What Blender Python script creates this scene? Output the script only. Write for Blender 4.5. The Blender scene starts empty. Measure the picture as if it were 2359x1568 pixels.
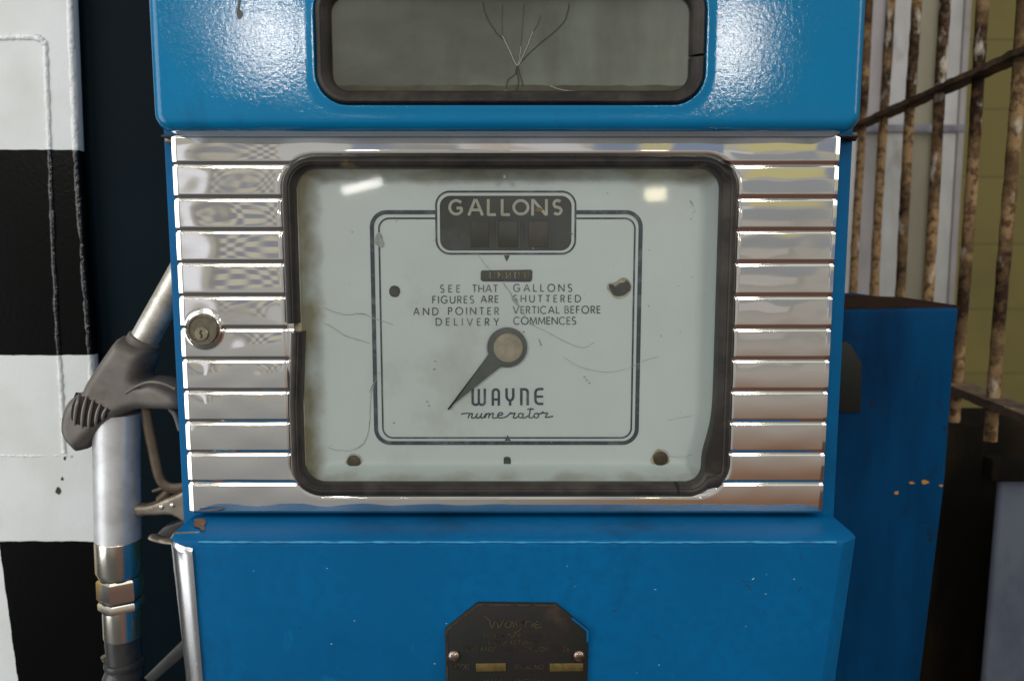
import bpy, bmesh, math, random
import numpy as np
from mathutils import Vector, Matrix
from mathutils.geometry import delaunay_2d_cdt

random.seed(7)
S = bpy.context.scene
COL = S.collection
R = math.radians

# ------------------------------------------------------------------ camera
PITCH, DIST, CX, F = R(6.92), 0.535, 0.0038, 1834.0      # F: focal length in units of a 2359-wide picture
cam = bpy.data.cameras.new('camera')
cam_o = bpy.data.objects.new('camera', cam)
COL.objects.link(cam_o)
cam_o.location = (CX, -DIST, 0)
cam_o.rotation_euler = (R(90) - PITCH, 0, 0)
cam.sensor_width = 36
cam.lens = 36 * F / 2359
cam.clip_start, cam.clip_end = 0.02, 60
cam.dof.use_dof = True
cam.dof.focus_distance = 0.545
cam.dof.aperture_fstop = 9
S.camera = cam_o

# ------------------------------------------------------------------ world: the light of the forecourt around the pump
W = bpy.data.worlds.new('World')
S.world = W
W.use_nodes = True
nt = W.node_tree
nt.nodes.clear()
def wn(t, **k):
    n = nt.nodes.new(t)
    for a, v in k.items(): setattr(n, a, v)
    return n
def ramp_set(n, stops, interp='LINEAR'):
    cr = n.color_ramp
    cr.interpolation = interp
    while len(cr.elements) > 1: cr.elements.remove(cr.elements[-1])
    cr.elements[0].position, cr.elements[0].color = stops[0][0], (*stops[0][1], 1)
    for p, c in stops[1:]:
        e = cr.elements.new(p); e.color = (*c, 1)
tc = wn('ShaderNodeTexCoord')
sx = wn('ShaderNodeSeparateXYZ')
nt.links.new(tc.outputs['Generated'], sx.inputs[0])
mr = wn('ShaderNodeMapRange'); mr.inputs[1].default_value = -1; mr.inputs[2].default_value = 1
nt.links.new(sx.outputs[2], mr.inputs[0])
elev = wn('ShaderNodeValToRGB')
ramp_set(elev, [(.0, (.55, .55, .52)), (.46, (.74, .73, .69)), (.53, (.82, .80, .72)),
                (.60, (.92, .91, .84)), (.68, (.70, .70, .66)), (.76, (1.15, 1.15, 1.15)), (1.0, (1.5, 1.5, 1.48))])
gnd = wn('ShaderNodeValToRGB')                      # ground seen in reflections: pale concrete to one side, red-brown to the other
ramp_set(gnd, [(.42, (.50, .50, .50)), (.50, (.44, .40, .35)), (.60, (.38, .225, .145)), (.8, (.33, .165, .10))])
mrx = wn('ShaderNodeMapRange'); mrx.inputs[1].default_value = -1; mrx.inputs[2].default_value = 1
nt.links.new(sx.outputs[0], mrx.inputs[0]); nt.links.new(mrx.outputs[0], gnd.inputs[0])
gf = wn('ShaderNodeMapRange'); gf.inputs[1].default_value = .475; gf.inputs[2].default_value = .34
nt.links.new(mr.outputs[0], gf.inputs[0])
gm = wn('ShaderNodeMix', data_type='RGBA')
nt.links.new(gf.outputs[0], gm.inputs[0]); nt.links.new(elev.outputs[0], gm.inputs[6]); nt.links.new(gnd.outputs[0], gm.inputs[7])
nt.links.new(mr.outputs[0], elev.inputs[0])
vor = wn('ShaderNodeTexVoronoi', distance='CHEBYCHEV')
vor.inputs['Scale'].default_value = 8.5
vor.inputs['Randomness'].default_value = .8
nt.links.new(tc.outputs['Generated'], vor.inputs['Vector'])
sv = wn('ShaderNodeSeparateColor')
nt.links.new(vor.outputs['Color'], sv.inputs[0])
pal = wn('ShaderNodeValToRGB')
ramp_set(pal, [(0, (.62, .58, .46)), (.16, (.18, .24, .42)), (.30, (.85, .86, .92)), (.44, (.40, .37, .33)),
               (.58, (.78, .68, .24)), (.66, (.55, .52, .46)), (.80, (.28, .24, .20)), (.90, (.72, .60, .52))], 'CONSTANT')
nt.links.new(sv.outputs[0], pal.inputs[0])
vor2 = wn('ShaderNodeTexVoronoi', distance='CHEBYCHEV'); vor2.inputs['Scale'].default_value = 17; vor2.inputs['Randomness'].default_value = .55
nt.links.new(tc.outputs['Generated'], vor2.inputs['Vector'])
sv2 = wn('ShaderNodeSeparateColor'); nt.links.new(vor2.outputs['Color'], sv2.inputs[0])
pal2 = wn('ShaderNodeValToRGB')
ramp_set(pal2, [(0, (.64, .61, .52)), (.26, (.26, .29, .36)), (.44, (.66, .62, .52)), (.62, (.92, .92, .97)), (.72, (.30, .31, .34)), (.82, (.6, .57, .5))], 'CONSTANT')
nt.links.new(sv2.outputs[0], pal2.inputs[0])
psel = wn('ShaderNodeMapRange'); psel.inputs[1].default_value = -.06; psel.inputs[2].default_value = -.02
nt.links.new(sx.outputs[0], psel.inputs[0])
pmix = wn('ShaderNodeMix', data_type='RGBA')
nt.links.new(psel.outputs[0], pmix.inputs[0]); nt.links.new(pal2.outputs[0], pmix.inputs[6]); nt.links.new(pal.outputs[0], pmix.inputs[7])
band = wn('ShaderNodeValToRGB')
ramp_set(band, [(.43, (0, 0, 0)), (.47, (.7, .7, .7)), (.62, (.7, .7, .7)), (.66, (0, 0, 0))])
nt.links.new(mr.outputs[0], band.inputs[0])
mx = wn('ShaderNodeMix', data_type='RGBA')
nt.links.new(band.outputs[0], mx.inputs[0])
nt.links.new(gm.outputs[2], mx.inputs[6])
nt.links.new(pmix.outputs[2], mx.inputs[7])
def wmath(op, a, b):
    n = wn('ShaderNodeMath', operation=op)
    for i, v in enumerate((a, b)):
        if isinstance(v, (int, float)): n.inputs[i].default_value = v
        else: nt.links.new(v, n.inputs[i])
    return n.outputs[0]
def wbox(x0, x1, z0, z1):
    m_ = None
    for op, o_, v in (('GREATER_THAN', 0, x0), ('LESS_THAN', 0, x1), ('GREATER_THAN', 2, z0), ('LESS_THAN', 2, z1), ('LESS_THAN', 1, 0.0)):
        k = wmath(op, sx.outputs[o_], v)
        m_ = k if m_ is None else wmath('MULTIPLY', m_, k)
    return m_
cur = mx.outputs[2]
def wlay(mask, colour=None, sock=None):
    global cur
    n = wn('ShaderNodeMix', data_type='RGBA')
    nt.links.new(mask, n.inputs[0]); nt.links.new(cur, n.inputs[6])
    if sock is not None: nt.links.new(sock, n.inputs[7])
    else: n.inputs[7].default_value = (*colour, 1)
    cur = n.outputs[2]
# colour patches added to the world for chrome reflections: checkered wall, yellow, blue, white
chk = wn('ShaderNodeTexChecker'); chk.inputs['Scale'].default_value = 1
chk.inputs['Color1'].default_value = (.90, .84, .68, 1); chk.inputs['Color2'].default_value = (.38, .40, .48, 1)
cmap = wn('ShaderNodeMapping'); cmap.inputs['Scale'].default_value = (75, 0.001, 26); cmap.inputs['Location'].default_value = (0, .5, 0)
nt.links.new(tc.outputs['Generated'], cmap.inputs[0]); nt.links.new(cmap.outputs[0], chk.inputs['Vector'])
wlay(wbox(-.345, -.262, -.10, .27), sock=chk.outputs[0])
wlay(wbox(-.352, -.344, -.10, .27), (.42, .41, .38))
wlay(wbox(-.385, -.362, -.12, .16), (1.4, 1.4, 1.5))
wlay(wbox(-.262, -.20, -.10, .30), (.80, .80, .78))
wlay(wbox(.285, .362, .10, .20), (.82, .75, .38))
wlay(wbox(.27, .36, .0, .08), (.46, .48, .50))
wlay(wbox(.26, .33, -.07, -.01), (.72, .68, .64))
wlay(wbox(.10, .155, .06, .24), (.34, .41, .58))
wlay(wbox(.165, .19, .06, .24), (.80, .73, .42))
wlay(wbox(.195, .25, .06, .24), (.34, .42, .60))
wlay(wbox(-.20, -.135, .10, .20), (.38, .43, .56))
back = wn('ShaderNodeMapRange'); back.inputs[1].default_value = -.15; back.inputs[2].default_value = .35; back.inputs[3].default_value = 1; back.inputs[4].default_value = .10
nt.links.new(sx.outputs[1], back.inputs[0])
bg = wn('ShaderNodeBackground')
nt.links.new(wmath('MULTIPLY', back.outputs[0], .50), bg.inputs[1])
nt.links.new(cur, bg.inputs[0])
wo = wn('ShaderNodeOutputWorld')
nt.links.new(bg.outputs[0], wo.inputs[0])

# ------------------------------------------------------------------ lamps and exposure
def area(name, loc, target, sx_, sy_, watt, color=(1, 1, 1), roll=0):
    l = bpy.data.lights.new(name, 'AREA')
    l.shape = 'RECTANGLE'; l.size = sx_; l.size_y = sy_; l.energy = watt; l.color = color
    o = bpy.data.objects.new(name, l); COL.objects.link(o)
    o.location = loc
    q = (Vector(target) - Vector(loc)).to_track_quat('-Z', 'Y')
    o.rotation_euler = (q.to_matrix().to_4x4() @ Matrix.Rotation(roll, 4, 'Z')).to_euler()
    return o
area('left_key_light', (-1.75, -1.0, .15), (0, 0, 0), 1.1, 2.5, 24, (.96, .98, 1))  # unseen key from the left, stretched down to brighten chrome edges
area('window_light', (-.98, -2.5, .75), (0, 0, .1), .34, .13, 8, (1, .95, .86))
area('window_light', (.86, -2.5, .72), (0, 0, .1), .22, .24, 8, (1, .95, .86))
area('side_light', (1.7, -.9, .9), (.3, .1, 0), .6, 1.5, 8, (1, .97, .9))
area('tube_light', (-.56, -2.5, .215), (0, 0, 0), .15, .024, .27, (1, .97, .9), roll=.27)
area('square_light', (.545, -2.5, .185), (0, 0, 0), .075, .045, .19, (1, .9, .6))
area('tube_light', (-1.05, -2.4, .92), (-.2, 0, 0), .8, .03, 1.3, (1, .9, .7), roll=.25)
area('tube_light', (-.5, -1.6, 1.7), (0, 0, 0), 1.2, .05, 5, (1, .93, .78))
area('tube_light', (.25, -1.2, 1.8), (0, 0, 0), .05, 1.2, 3, (1, .93, .78))
S.view_settings.view_transform = 'Standard'
S.view_settings.look = 'None'
S.view_settings.exposure = 0.32
S.view_settings.gamma = 1
S.render.engine = 'CYCLES'
S.cycles.use_denoising = True
S.cycles.max_bounces = 8
S.cycles.transparent_max_bounces = 12

# ------------------------------------------------------------------ helpers
_f = Vector((0, math.cos(PITCH), -math.sin(PITCH)))
_u = Vector((0, math.sin(PITCH), math.cos(PITCH)))
def U(px, py, Y):
    """point of the plane y = Y seen at (px, py) of a 2359 x 1568 photograph: how lengths were measured"""
    d = Vector((1, 0, 0)) * ((px - 1180) / F) + _u * ((784 - py) / F) + _f
    t = (Y + DIST) / d.y
    return Vector((CX, -DIST, 0)) + d * t
def XZ(px, py, Y):
    p = U(px, py, Y); return (p.x, p.z)
def PX(Y): return (Y + DIST) / F            # metres per pixel on the plane y = Y
FLOOR = -1.2

def link(name, me, mat, parent=None, smooth=False):
    o = bpy.data.objects.new(name, me); COL.objects.link(o)
    if mat is not None: me.materials.append(mat)
    if parent is not None:
        o.parent = parent
        if parent.type == 'EMPTY': o.matrix_parent_inverse = Matrix.Translation(-Vector(parent.location))
    if smooth:
        me.polygons.foreach_set('use_smooth', [True] * len(me.polygons))
    return o
def mesh(name, V, Fc, mat, parent=None, smooth=False, auto=None):
    me = bpy.data.meshes.new(name)
    me.from_pydata([tuple(v) for v in V], [], Fc)
    bm = bmesh.new(); bm.from_mesh(me)
    bmesh.ops.recalc_face_normals(bm, faces=bm.faces)
    bm.to_mesh(me); bm.free()
    o = link(name, me, mat, parent, smooth or auto is not None)
    if auto is not None: me.set_sharp_from_angle(angle=R(auto))
    return o
def thing(name, loc, label, cat, group=None):
    o = bpy.data.objects.new(name, None); COL.objects.link(o)
    o.empty_display_size = .05
    o.location = loc
    o['label'] = label; o['category'] = cat
    if group: o['group'] = group
    return o
def tag(o, label, cat, group=None):
    o['label'] = label; o['category'] = cat
    if group: o['group'] = group
    return o

def bevelled(name, V, Fc, mat, parent=None, bevel=.001, seg=2, auto=40):
    me = bpy.data.meshes.new(name)
    me.from_pydata([tuple(v) for v in V], [], Fc)
    bm = bmesh.new(); bm.from_mesh(me)
    bmesh.ops.recalc_face_normals(bm, faces=bm.faces)
    es = [e for e in bm.edges if len(e.link_faces) == 2 and e.calc_face_angle(0) > R(25)]
    if bevel > 0:
        bmesh.ops.bevel(bm, geom=es, offset=bevel, segments=seg, profile=.5, affect='EDGES', clamp_overlap=True)
    bm.to_mesh(me); bm.free()
    o = link(name, me, mat, parent, True)
    me.set_sharp_from_angle(angle=R(auto))
    return o
def prism(name, poly, y0, y1, mat, parent=None, bevel=.001, seg=2):
    """polygon [(x, z)] given a real thickness from y0 (front) to y1 (back)"""
    n = len(poly)
    V = [(x, y0, z) for x, z in poly] + [(x, y1, z) for x, z in poly]
    Fc = [list(range(n)), list(range(n, 2 * n))] + [[i, (i + 1) % n, n + (i + 1) % n, n + i] for i in range(n)]
    return bevelled(name, V, Fc, mat, parent, bevel, seg)
def pprism(name, pxs, Y, y1, mat, parent=None, bevel=.001, seg=2):
    return prism(name, [XZ(a, b, Y) for a, b in pxs], Y, y1, mat, parent, bevel, seg)
def box(name, x0, x1, y0, y1, z0, z1, mat, parent=None, bevel=.001, seg=2):
    return prism(name, [(x0, z0), (x1, z0), (x1, z1), (x0, z1)], y0, y1, mat, parent, bevel, seg)

def rr(x0, x1, z0, z1, r, n=10, m=14):
    """rounded rectangle, counter-clockwise, 4*(n+1) corner points with m points along each side; starts at bottom-left"""
    P = []
    r = max(r, 1e-5)
    cs = [(x0 + r, z0 + r, 180), (x1 - r, z0 + r, 270), (x1 - r, z1 - r, 0), (x0 + r, z1 - r, 90)]
    for i, (cx, cz, a) in enumerate(cs):
        for k in range(n + 1):
            t = R(a + 90 * k / n)
            P.append((cx + r * math.cos(t), cz + r * math.sin(t)))
        nx = cs[(i + 1) % 4]
        t = R(nx[2])
        q = (nx[0] + r * math.cos(t), nx[1] + r * math.sin(t))
        p = P[-1]
        for k in range(1, m + 1):
            s = k / (m + 1)
            P.append((p[0] + (q[0] - p[0]) * s, p[1] + (q[1] - p[1]) * s))
    return P
def loft(name, loops, mat, parent=None, closed=True, caps=(False, False), auto=40, wrap=False):
    n = len(loops[0])
    V = [p for L in loops for p in L]
    Fc = []
    nl = len(loops)
    for a in range(nl if wrap else nl - 1):
        b = (a + 1) % nl
        for i in range(n if closed else n - 1):
            j = (i + 1) % n
            Fc.append([a * n + i, a * n + j, b * n + j, b * n + i])
    if caps[0]: Fc.append(list(range(n)))
    if caps[1]: Fc.append(list(range((nl - 1) * n, nl * n)))
    return mesh(name, V, Fc, mat, parent, auto=auto)
def frame_sweep(name, x0, x1, z0, z1, r, prof, mat, parent=None, skip=None, shift=None, n=12, m=30):
    """profile [(offset outwards, y)] swept round a rounded rectangle; skip(x, z) leaves a real gap, shift moves points"""
    loops = []
    for off, y in prof:
        L = rr(x0 - off, x1 + off, z0 - off, z1 + off, r + off, n, m)
        loops.append([(p[0], y, p[1]) for p in L])
    N = len(loops[0])
    V, Fc = [], []
    for L in loops:
        for p in L:
            q = shift(p) if shift else p
            V.append(q)
    k = len(prof)
    dead = set()
    if skip:
        for i in range(N):
            p = loops[0][i]; q = loops[0][(i + 1) % N]
            if skip((p[0] + q[0]) / 2, (p[2] + q[2]) / 2): dead.add(i)
    for a in range(k):
        b = (a + 1) % k
        for i in range(N):
            if i in dead: continue
            j = (i + 1) % N
            Fc.append([a * N + i, a * N + j, b * N + j, b * N + i])
    if dead:
        e0 = min(dead); e1 = (max(dead) + 1) % N
        Fc.append([a * N + e0 for a in range(k)])
        Fc.append([a * N + e1 for a in range(k)])
    return mesh(name, V, Fc, mat, parent, auto=38)

def catmull(P, n=8):
    P = [Vector(p) for p in P]
    if len(P) < 3: return P
    Q = [P[0] * 2 - P[1]] + P + [P[-1] * 2 - P[-2]]
    out = []
    for i in range(1, len(Q) - 2):
        a, b, c, d = Q[i - 1:i + 3]
        for k in range(n):
            t = k / n
            out.append(.5 * ((2 * b) + (c - a) * t + (2 * a - 5 * b + 4 * c - d) * t * t + (3 * b - a - 3 * c + d) * t ** 3))
    out.append(P[-1])
    return out
def tube(name, P, rad, mat, parent=None, seg=20, jitter=0, flat=1.0):
    P = [Vector(p) for p in P]
    n = len(P)
    rs = rad if hasattr(rad, '__len__') else [rad] * n
    T = [(P[min(i + 1, n - 1)] - P[max(i - 1, 0)]).normalized() for i in range(n)]
    ref = Vector((0, 1, 0)) if abs(T[0].y) < .9 else Vector((1, 0, 0))
    loops = []
    for i in range(n):
        a = T[i].cross(ref).normalized(); b = a.cross(T[i]).normalized()
        L = []
        for k in range(seg):
            t = 2 * math.pi * k / seg
            r = rs[i] * (1 + (random.uniform(-jitter, jitter) if jitter else 0))
            L.append(P[i] + a * (r * math.cos(t)) + b * (r * flat * math.sin(t)))
        loops.append(L)
    return loft(name, loops, mat, parent, caps=(True, True), auto=50)
def lathe(name, base, axis, prof, mat, parent=None, seg=40, auto=35):
    """profile [(distance along axis, radius)]"""
    a = Vector(axis).normalized()
    r0 = Vector((0, 0, 1)) if abs(a.z) < .9 else Vector((1, 0, 0))
    u = a.cross(r0).normalized(); v = a.cross(u)
    b = Vector(base)
    loops = [[b + a * h + (u * math.cos(2 * math.pi * k / seg) + v * math.sin(2 * math.pi * k / seg)) * max(r, 1e-5) for k in range(seg)] for h, r in prof]
    return loft(name, loops, mat, parent, caps=(True, True), auto=auto)

def densify(poly, step):
    out = []
    for i, p in enumerate(poly):
        q = poly[(i + 1) % len(poly)]
        d = math.dist(p, q); k = max(1, int(d / step))
        out += [(p[0] + (q[0] - p[0]) * j / k, p[1] + (q[1] - p[1]) * j / k) for j in range(k)]
    return out
def smooth_closed(poly, n=6):
    P = [Vector((a, b, 0)) for a, b in poly]; N = len(P); out = []
    for i in range(N):
        a, b, c, d = P[i - 1], P[i], P[(i + 1) % N], P[(i + 2) % N]
        for k in range(n):
            t = k / n
            q = .5 * ((2 * b) + (c - a) * t + (2 * a - 5 * b + 4 * c - d) * t * t + (3 * b - a - 3 * c + d) * t ** 3)
            out.append((q.x, q.y))
    return out
def inflate(name, poly, Yc, half, Rr, mat, parent=None, step=.0025, rough=0, thick=None):
    """casting with rounded edges: outline [(x, z)], half thickness, edge radius"""
    B = densify(poly, step)
    A = np.array(B); nb = len(B)
    x0, z0 = A.min(0); x1, z1 = A.max(0)
    A2 = np.roll(A, -1, 0)
    def dist(p):
        d = A2 - A; t = np.clip(((p - A) * d).sum(1) / (d * d).sum(1), 0, 1)
        return np.sqrt((((A + d * t[:, None]) - p) ** 2).sum(1)).min()
    def inside(p):
        c = ((A[:, 1] > p[1]) != (A2[:, 1] > p[1])) & (p[0] < (A2[:, 0] - A[:, 0]) * (p[1] - A[:, 1]) / (A2[:, 1] - A[:, 1] + 1e-12) + A[:, 0])
        return c.sum() % 2 == 1
    pts = [Vector(b) for b in B]
    for x in np.arange(x0, x1, step):
        for z in np.arange(z0, z1, step):
            p = np.array((x, z))
            if inside(p) and dist(p) > step * .6: pts.append(Vector((x, z)))
    vs, es, fs, *_ = delaunay_2d_cdt(pts, [(i, (i + 1) % nb) for i in range(nb)], [], 1, 1e-7)
    V, hs = [], []
    for v in vs:
        d = dist(np.array((v.x, v.y)))
        h = half * math.sqrt(max(0, 1 - (1 - min(d / Rr, 1)) ** 2))
        if d < 1e-6: h = 0
        if thick: h *= thick(v.x, v.y)
        hs.append(h)
    n = len(vs)
    V = [(v.x, Yc - h, v.y) for v, h in zip(vs, hs)]
    back = {}
    for i, (v, h) in enumerate(zip(vs, hs)):
        if h > 0: back[i] = len(V); V.append((v.x, Yc + h, v.y))
        else: back[i] = i
    Fc = [list(f) for f in fs]
    Fc += [[back[i] for i in f][::-1] for f in fs]
    o = mesh(name, V, Fc, mat, parent, smooth=True)
    def height(x, z):
        d = dist(np.array((x, z)))
        return half * math.sqrt(max(0, 1 - (1 - min(d / Rr, 1)) ** 2)) if inside(np.array((x, z))) else 0
    HEIGHT[name] = height
    return o
HEIGHT = {}

# ---- strokes: lettering laid on a panel
def ribbon(V, Fc, P, w, Y, closed=False):
    n = len(P)
    if n < 2: return
    P = [Vector((p[0], p[1])) for p in P]
    L, Rt = [], []
    for i in range(n):
        if closed: a, b = P[(i - 1) % n], P[(i + 1) % n]
        else: a, b = P[max(i - 1, 0)], P[min(i + 1, n - 1)]
        d1 = (P[i] - a); d2 = (b - P[i])
        if d1.length < 1e-9: d1 = d2
        if d2.length < 1e-9: d2 = d1
        d1.normalize(); d2.normalize()
        t = d1 + d2
        t = t.normalized() if t.length > 1e-6 else d1
        nrm = Vector((-t.y, t.x))
        c = max(.5, abs(nrm.dot(Vector((-d1.y, d1.x)))))
        L.append(P[i] + nrm * (w / 2 / c)); Rt.append(P[i] - nrm * (w / 2 / c))
    b = len(V)
    for l, r in zip(L, Rt):
        V.append((l.x, Y, l.y)); V.append((r.x, Y, r.y))
    for i in range(n if closed else n - 1):
        j = (i + 1) % n
        Fc.append([b + 2 * i, b + 2 * i + 1, b + 2 * j + 1, b + 2 * j])
def arc(cx, cy, rx, ry, a0, a1, n=16):
    return [(cx + rx * math.cos(R(a0 + (a1 - a0) * k / n)), cy + ry * math.sin(R(a0 + (a1 - a0) * k / n))) for k in range(n + 1)]
GL = {
 'A': (.84, [[(0, 0), (.47, 1)], [(1, 0), (.53, 1)], [(.2, .34), (.8, .34)]]),
 'B': (.55, [[(0, 0), (0, 1)], [(0, .97), (.5, .97)] + arc(.5, .75, .38, .22, 90, -90) + [(0, .53)], [(.55, .53)] + arc(.55, .28, .42, .25, 90, -90) + [(0, .03)]]),
 'C': (.85, [arc(.55, .5, .55, .5, 45, 315, 26)]),
 'D': (.80, [[(0, 0), (0, 1)], [(0, .97), (.35, .97)] + arc(.35, .5, .65, .47, 90, -90) + [(0, .03)]]),
 'E': (.50, [[(0, 0), (0, 1)], [(0, .96), (1, .96)], [(0, .52), (.9, .52)], [(0, .04), (1, .04)]]),
 'F': (.48, [[(0, 0), (0, 1)], [(0, .96), (1, .96)], [(0, .52), (.9, .52)]]),
 'G': (.92, [arc(.52, .5, .52, .5, 42, 318, 28), [(.94, .14), (.94, .46)], [(.55, .44), (.99, .44)]]),
 'H': (.72, [[(0, 0), (0, 1)], [(1, 0), (1, 1)], [(0, .5), (1, .5)]]),
 'I': (.04, [[(.5, 0), (.5, 1)]]),
 'K': (.6, [[(0, 0), (0, 1)], [(.95, 1), (0, .45)], [(.3, .6), (1, 0)]]),
 'L': (.50, [[(0, 0), (0, 1)], [(0, .05), (1, .05)]]),
 'M': (.95, [[(0, 0), (.1, 1)], [(1, 0), (.9, 1)], [(.1, .97), (.5, .15), (.9, .97)]]),
 'N': (.80, [[(0, 0), (0, 1)], [(1, 0), (1, 1)], [(.02, .97), (.98, .03)]]),
 'O': (1.0, [arc(.5, .5, .5, .5, 0, 360, 32)]),
 'P': (.52, [[(0, 0), (0, 1)], [(0, .97), (.5, .97)] + arc(.5, .72, .48, .25, 90, -90) + [(0, .47)]]),
 'R': (.56, [[(0, 0), (0, 1)], [(0, .97), (.5, .97)] + arc(.5, .73, .44, .24, 90, -90) + [(0, .49)], [(.45, .49), (1, 0)]]),
 'S': (.56, [arc(.5, .75, .44, .25, 35, 270, 16) + arc(.5, .25, .48, .25, 90, -145, 16)]),
 'T': (.62, [[(0, .96), (1, .96)], [(.5, 0), (.5, 1)]]),
 'U': (.72, [[(0, 1), (0, .4)] + arc(.5, .36, .5, .36, 180, 360, 14) + [(1, 1)]]),
 'V': (.80, [[(0, 1), (.48, 0)], [(1, 1), (.52, 0)]]),
 'W': (1.1, [[(0, 1), (.26, 0)], [(.5, 1), (.24, 0)], [(.5, 1), (.76, 0)], [(1, 1), (.74, 0)]]),
 'Y': (.74, [[(0, 1), (.5, .45)], [(1, 1), (.5, .45)], [(.5, .47), (.5, 0)]]),
 '.': (.05, [[(.5, 0), (.5, .12)]]), ',': (.05, [[(.5, .1), (.2, -.15)]]),
 '&': (.7, [[(1, 0), (.3, .7)] + arc(.45, .8, .22, .2, 180, -20, 8) + [(.1, .35)] + arc(.4, .22, .36, .22, 160, 330, 8) + [(1, .45)]]),
 '1': (.25, [[(.2, .8), (.6, 1), (.6, 0)]]),
 '2': (.55, [arc(.5, .72, .46, .28, 165, -30, 12) + [(0, .04)], [(0, .04), (1, .04)]]),
 '5': (.55, [[(.9, .96), (.2, .96)], [(.2, 1), (.12, .55)], arc(.45, .32, .5, .32, 130, -140, 14)]),
 '6': (.55, [arc(.5, .3, .45, .3, 0, 360, 18), [(.7, 1), (.3, .65), (.06, .35)]]),
 '8': (.55, [arc(.5, .75, .38, .25, 0, 360, 16), arc(.5, .26, .46, .26, 0, 360, 16)]),
}
class Ink:
    def __init__(s, Y): s.V, s.F, s.Y, s.k = [], [], Y, 0
    def stroke(s, P, w, closed=False):
        """P already in metres (x, z)"""
        s.k += 1
        if len(P) > 3 and math.dist(P[0], P[-1]) < 1e-7: P = P[:-1]; closed = True
        ribbon(s.V, s.F, P, w, s.Y - (s.k % 40) * 4e-6, closed)
    def px(s, P, w, closed=False): s.stroke([XZ(a, b, s.Y) for a, b in P], w * PX(s.Y), closed)
    def glyph(s, ch, x0, x1, yt, yb, w):
        for st in GL[ch][1]:
            s.px([(x0 + w / 2 + (x1 - x0 - w) * a, yb - w * 0 - (yb - yt) * b) for a, b in st], w)
    def word(s, txt, x0, x1, yt, yb, w):
        h = yb - yt
        ws = [GL[c][0] * h + w * .6 if c != ' ' else h * .45 for c in txt]
        k = min(1.0, (x1 - x0) / sum(ws) * .92); ws = [a * k for a in ws]
        g = (x1 - x0 - sum(ws)) / max(1, len(txt) - 1)
        x = x0
        for c, a in zip(txt, ws):
            if c != ' ': s.glyph(c, x, x + a, yt, yb, w)
            x += a + g
    def fill(s, P):
        s.k += 1
        b = len(s.V); y = s.Y - (s.k % 40) * 4e-6
        s.V += [(p[0], y, p[1]) for p in P]
        s.F.append(list(range(b, len(s.V))))
    def build(s, name, mat, parent): return mesh(name, s.V, s.F, mat, parent)

# ------------------------------------------------------------------ materials
def nodes(m):
    m.use_nodes = True
    t = m.node_tree
    return t, t.nodes['Principled BSDF']
def pm(name, col, rough=.5, metal=0, col2=None, nscale=20, nlo=.4, nhi=.65, detail=6, stretch=(1, 1, 1), rough2=None,
       bump=0, bscale=200, bdist=.001, spec=.5, coat=0, stains=None):
    """principled surface with a noise-driven second colour, roughness change and fine relief; stains: [(col, scale, lo, hi, stretch)]"""
    m = bpy.data.materials.new(name)
    t, b = nodes(m)
    N, L = t.nodes, t.links
    b.inputs['Roughness'].default_value = rough
    b.inputs['Metallic'].default_value = metal
    b.inputs['Specular IOR Level'].default_value = spec
    b.inputs['Coat Weight'].default_value = coat
    b.inputs['Coat Roughness'].default_value = .12
    c = N.new('ShaderNodeTexCoord')
    def noise(sc, st, det=6, rg=.6):
        mp = N.new('ShaderNodeMapping'); mp.inputs['Scale'].default_value = st
        L.new(c.outputs['Object'], mp.inputs[0])
        n = N.new('ShaderNodeTexNoise'); n.inputs['Scale'].default_value = sc; n.inputs['Detail'].default_value = det
        n.inputs['Roughness'].default_value = rg
        L.new(mp.outputs[0], n.inputs['Vector'])
        return n
    cur = None
    def layer(cur, colA, colB, sc, lo, hi, st, det=6):
        n = noise(sc, st, det)
        r = N.new('ShaderNodeMapRange'); r.inputs[1].default_value = lo; r.inputs[2].default_value = hi; r.clamp = True
        L.new(n.outputs['Fac'], r.inputs[0])
        x = N.new('ShaderNodeMix'); x.data_type = 'RGBA'
        L.new(r.outputs[0], x.inputs[0])
        if cur is None: x.inputs[6].default_value = (*colA, 1)
        else: L.new(cur, x.inputs[6])
        x.inputs[7].default_value = (*colB, 1)
        return x.outputs[2], r.outputs[0]
    if col2:
        cur, fac = layer(None, col, col2, nscale, nlo, nhi, stretch, detail)
        if rough2 is not None:
            q = N.new('ShaderNodeMapRange'); q.inputs[3].default_value = rough; q.inputs[4].default_value = rough2
            L.new(fac, q.inputs[0]); L.new(q.outputs[0], b.inputs['Roughness'])
    else:
        b.inputs['Base Color'].default_value = (*col, 1)
    for (sc_col, sc, lo, hi, st) in (stains or []):
        if cur is None: cur, _ = layer(None, col, sc_col, sc, lo, hi, st)
        else: cur, _ = layer(cur, None, sc_col, sc, lo, hi, st)
    if cur is not None: L.new(cur, b.inputs['Base Color'])
    if bump:
        n = noise(bscale, (1, 1, 1), 4)
        bp = N.new('ShaderNodeBump'); bp.inputs['Strength'].default_value = bump; bp.inputs['Distance'].default_value = bdist
        L.new(n.outputs['Fac'], bp.inputs['Height']); L.new(bp.outputs[0], b.inputs['Normal'])
        if coat: L.new(bp.outputs[0], b.inputs['Coat Normal'])
    return m
ONE = (1, 1, 1)
BLUE = (.0003, .088, .232)
M = {}
M['blue_head'] = pm('glossy_blue_paint', (.0005, .118, .262), .06, col2=(.001, .134, .292), nscale=9, bump=1, bscale=430, bdist=.00011, spec=.34,
                    stains=[((.004, .075, .17), 26, .60, .74, (1, 1, .35)), ((.006, .05, .10), 60, .68, .76, ONE)])
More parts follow.
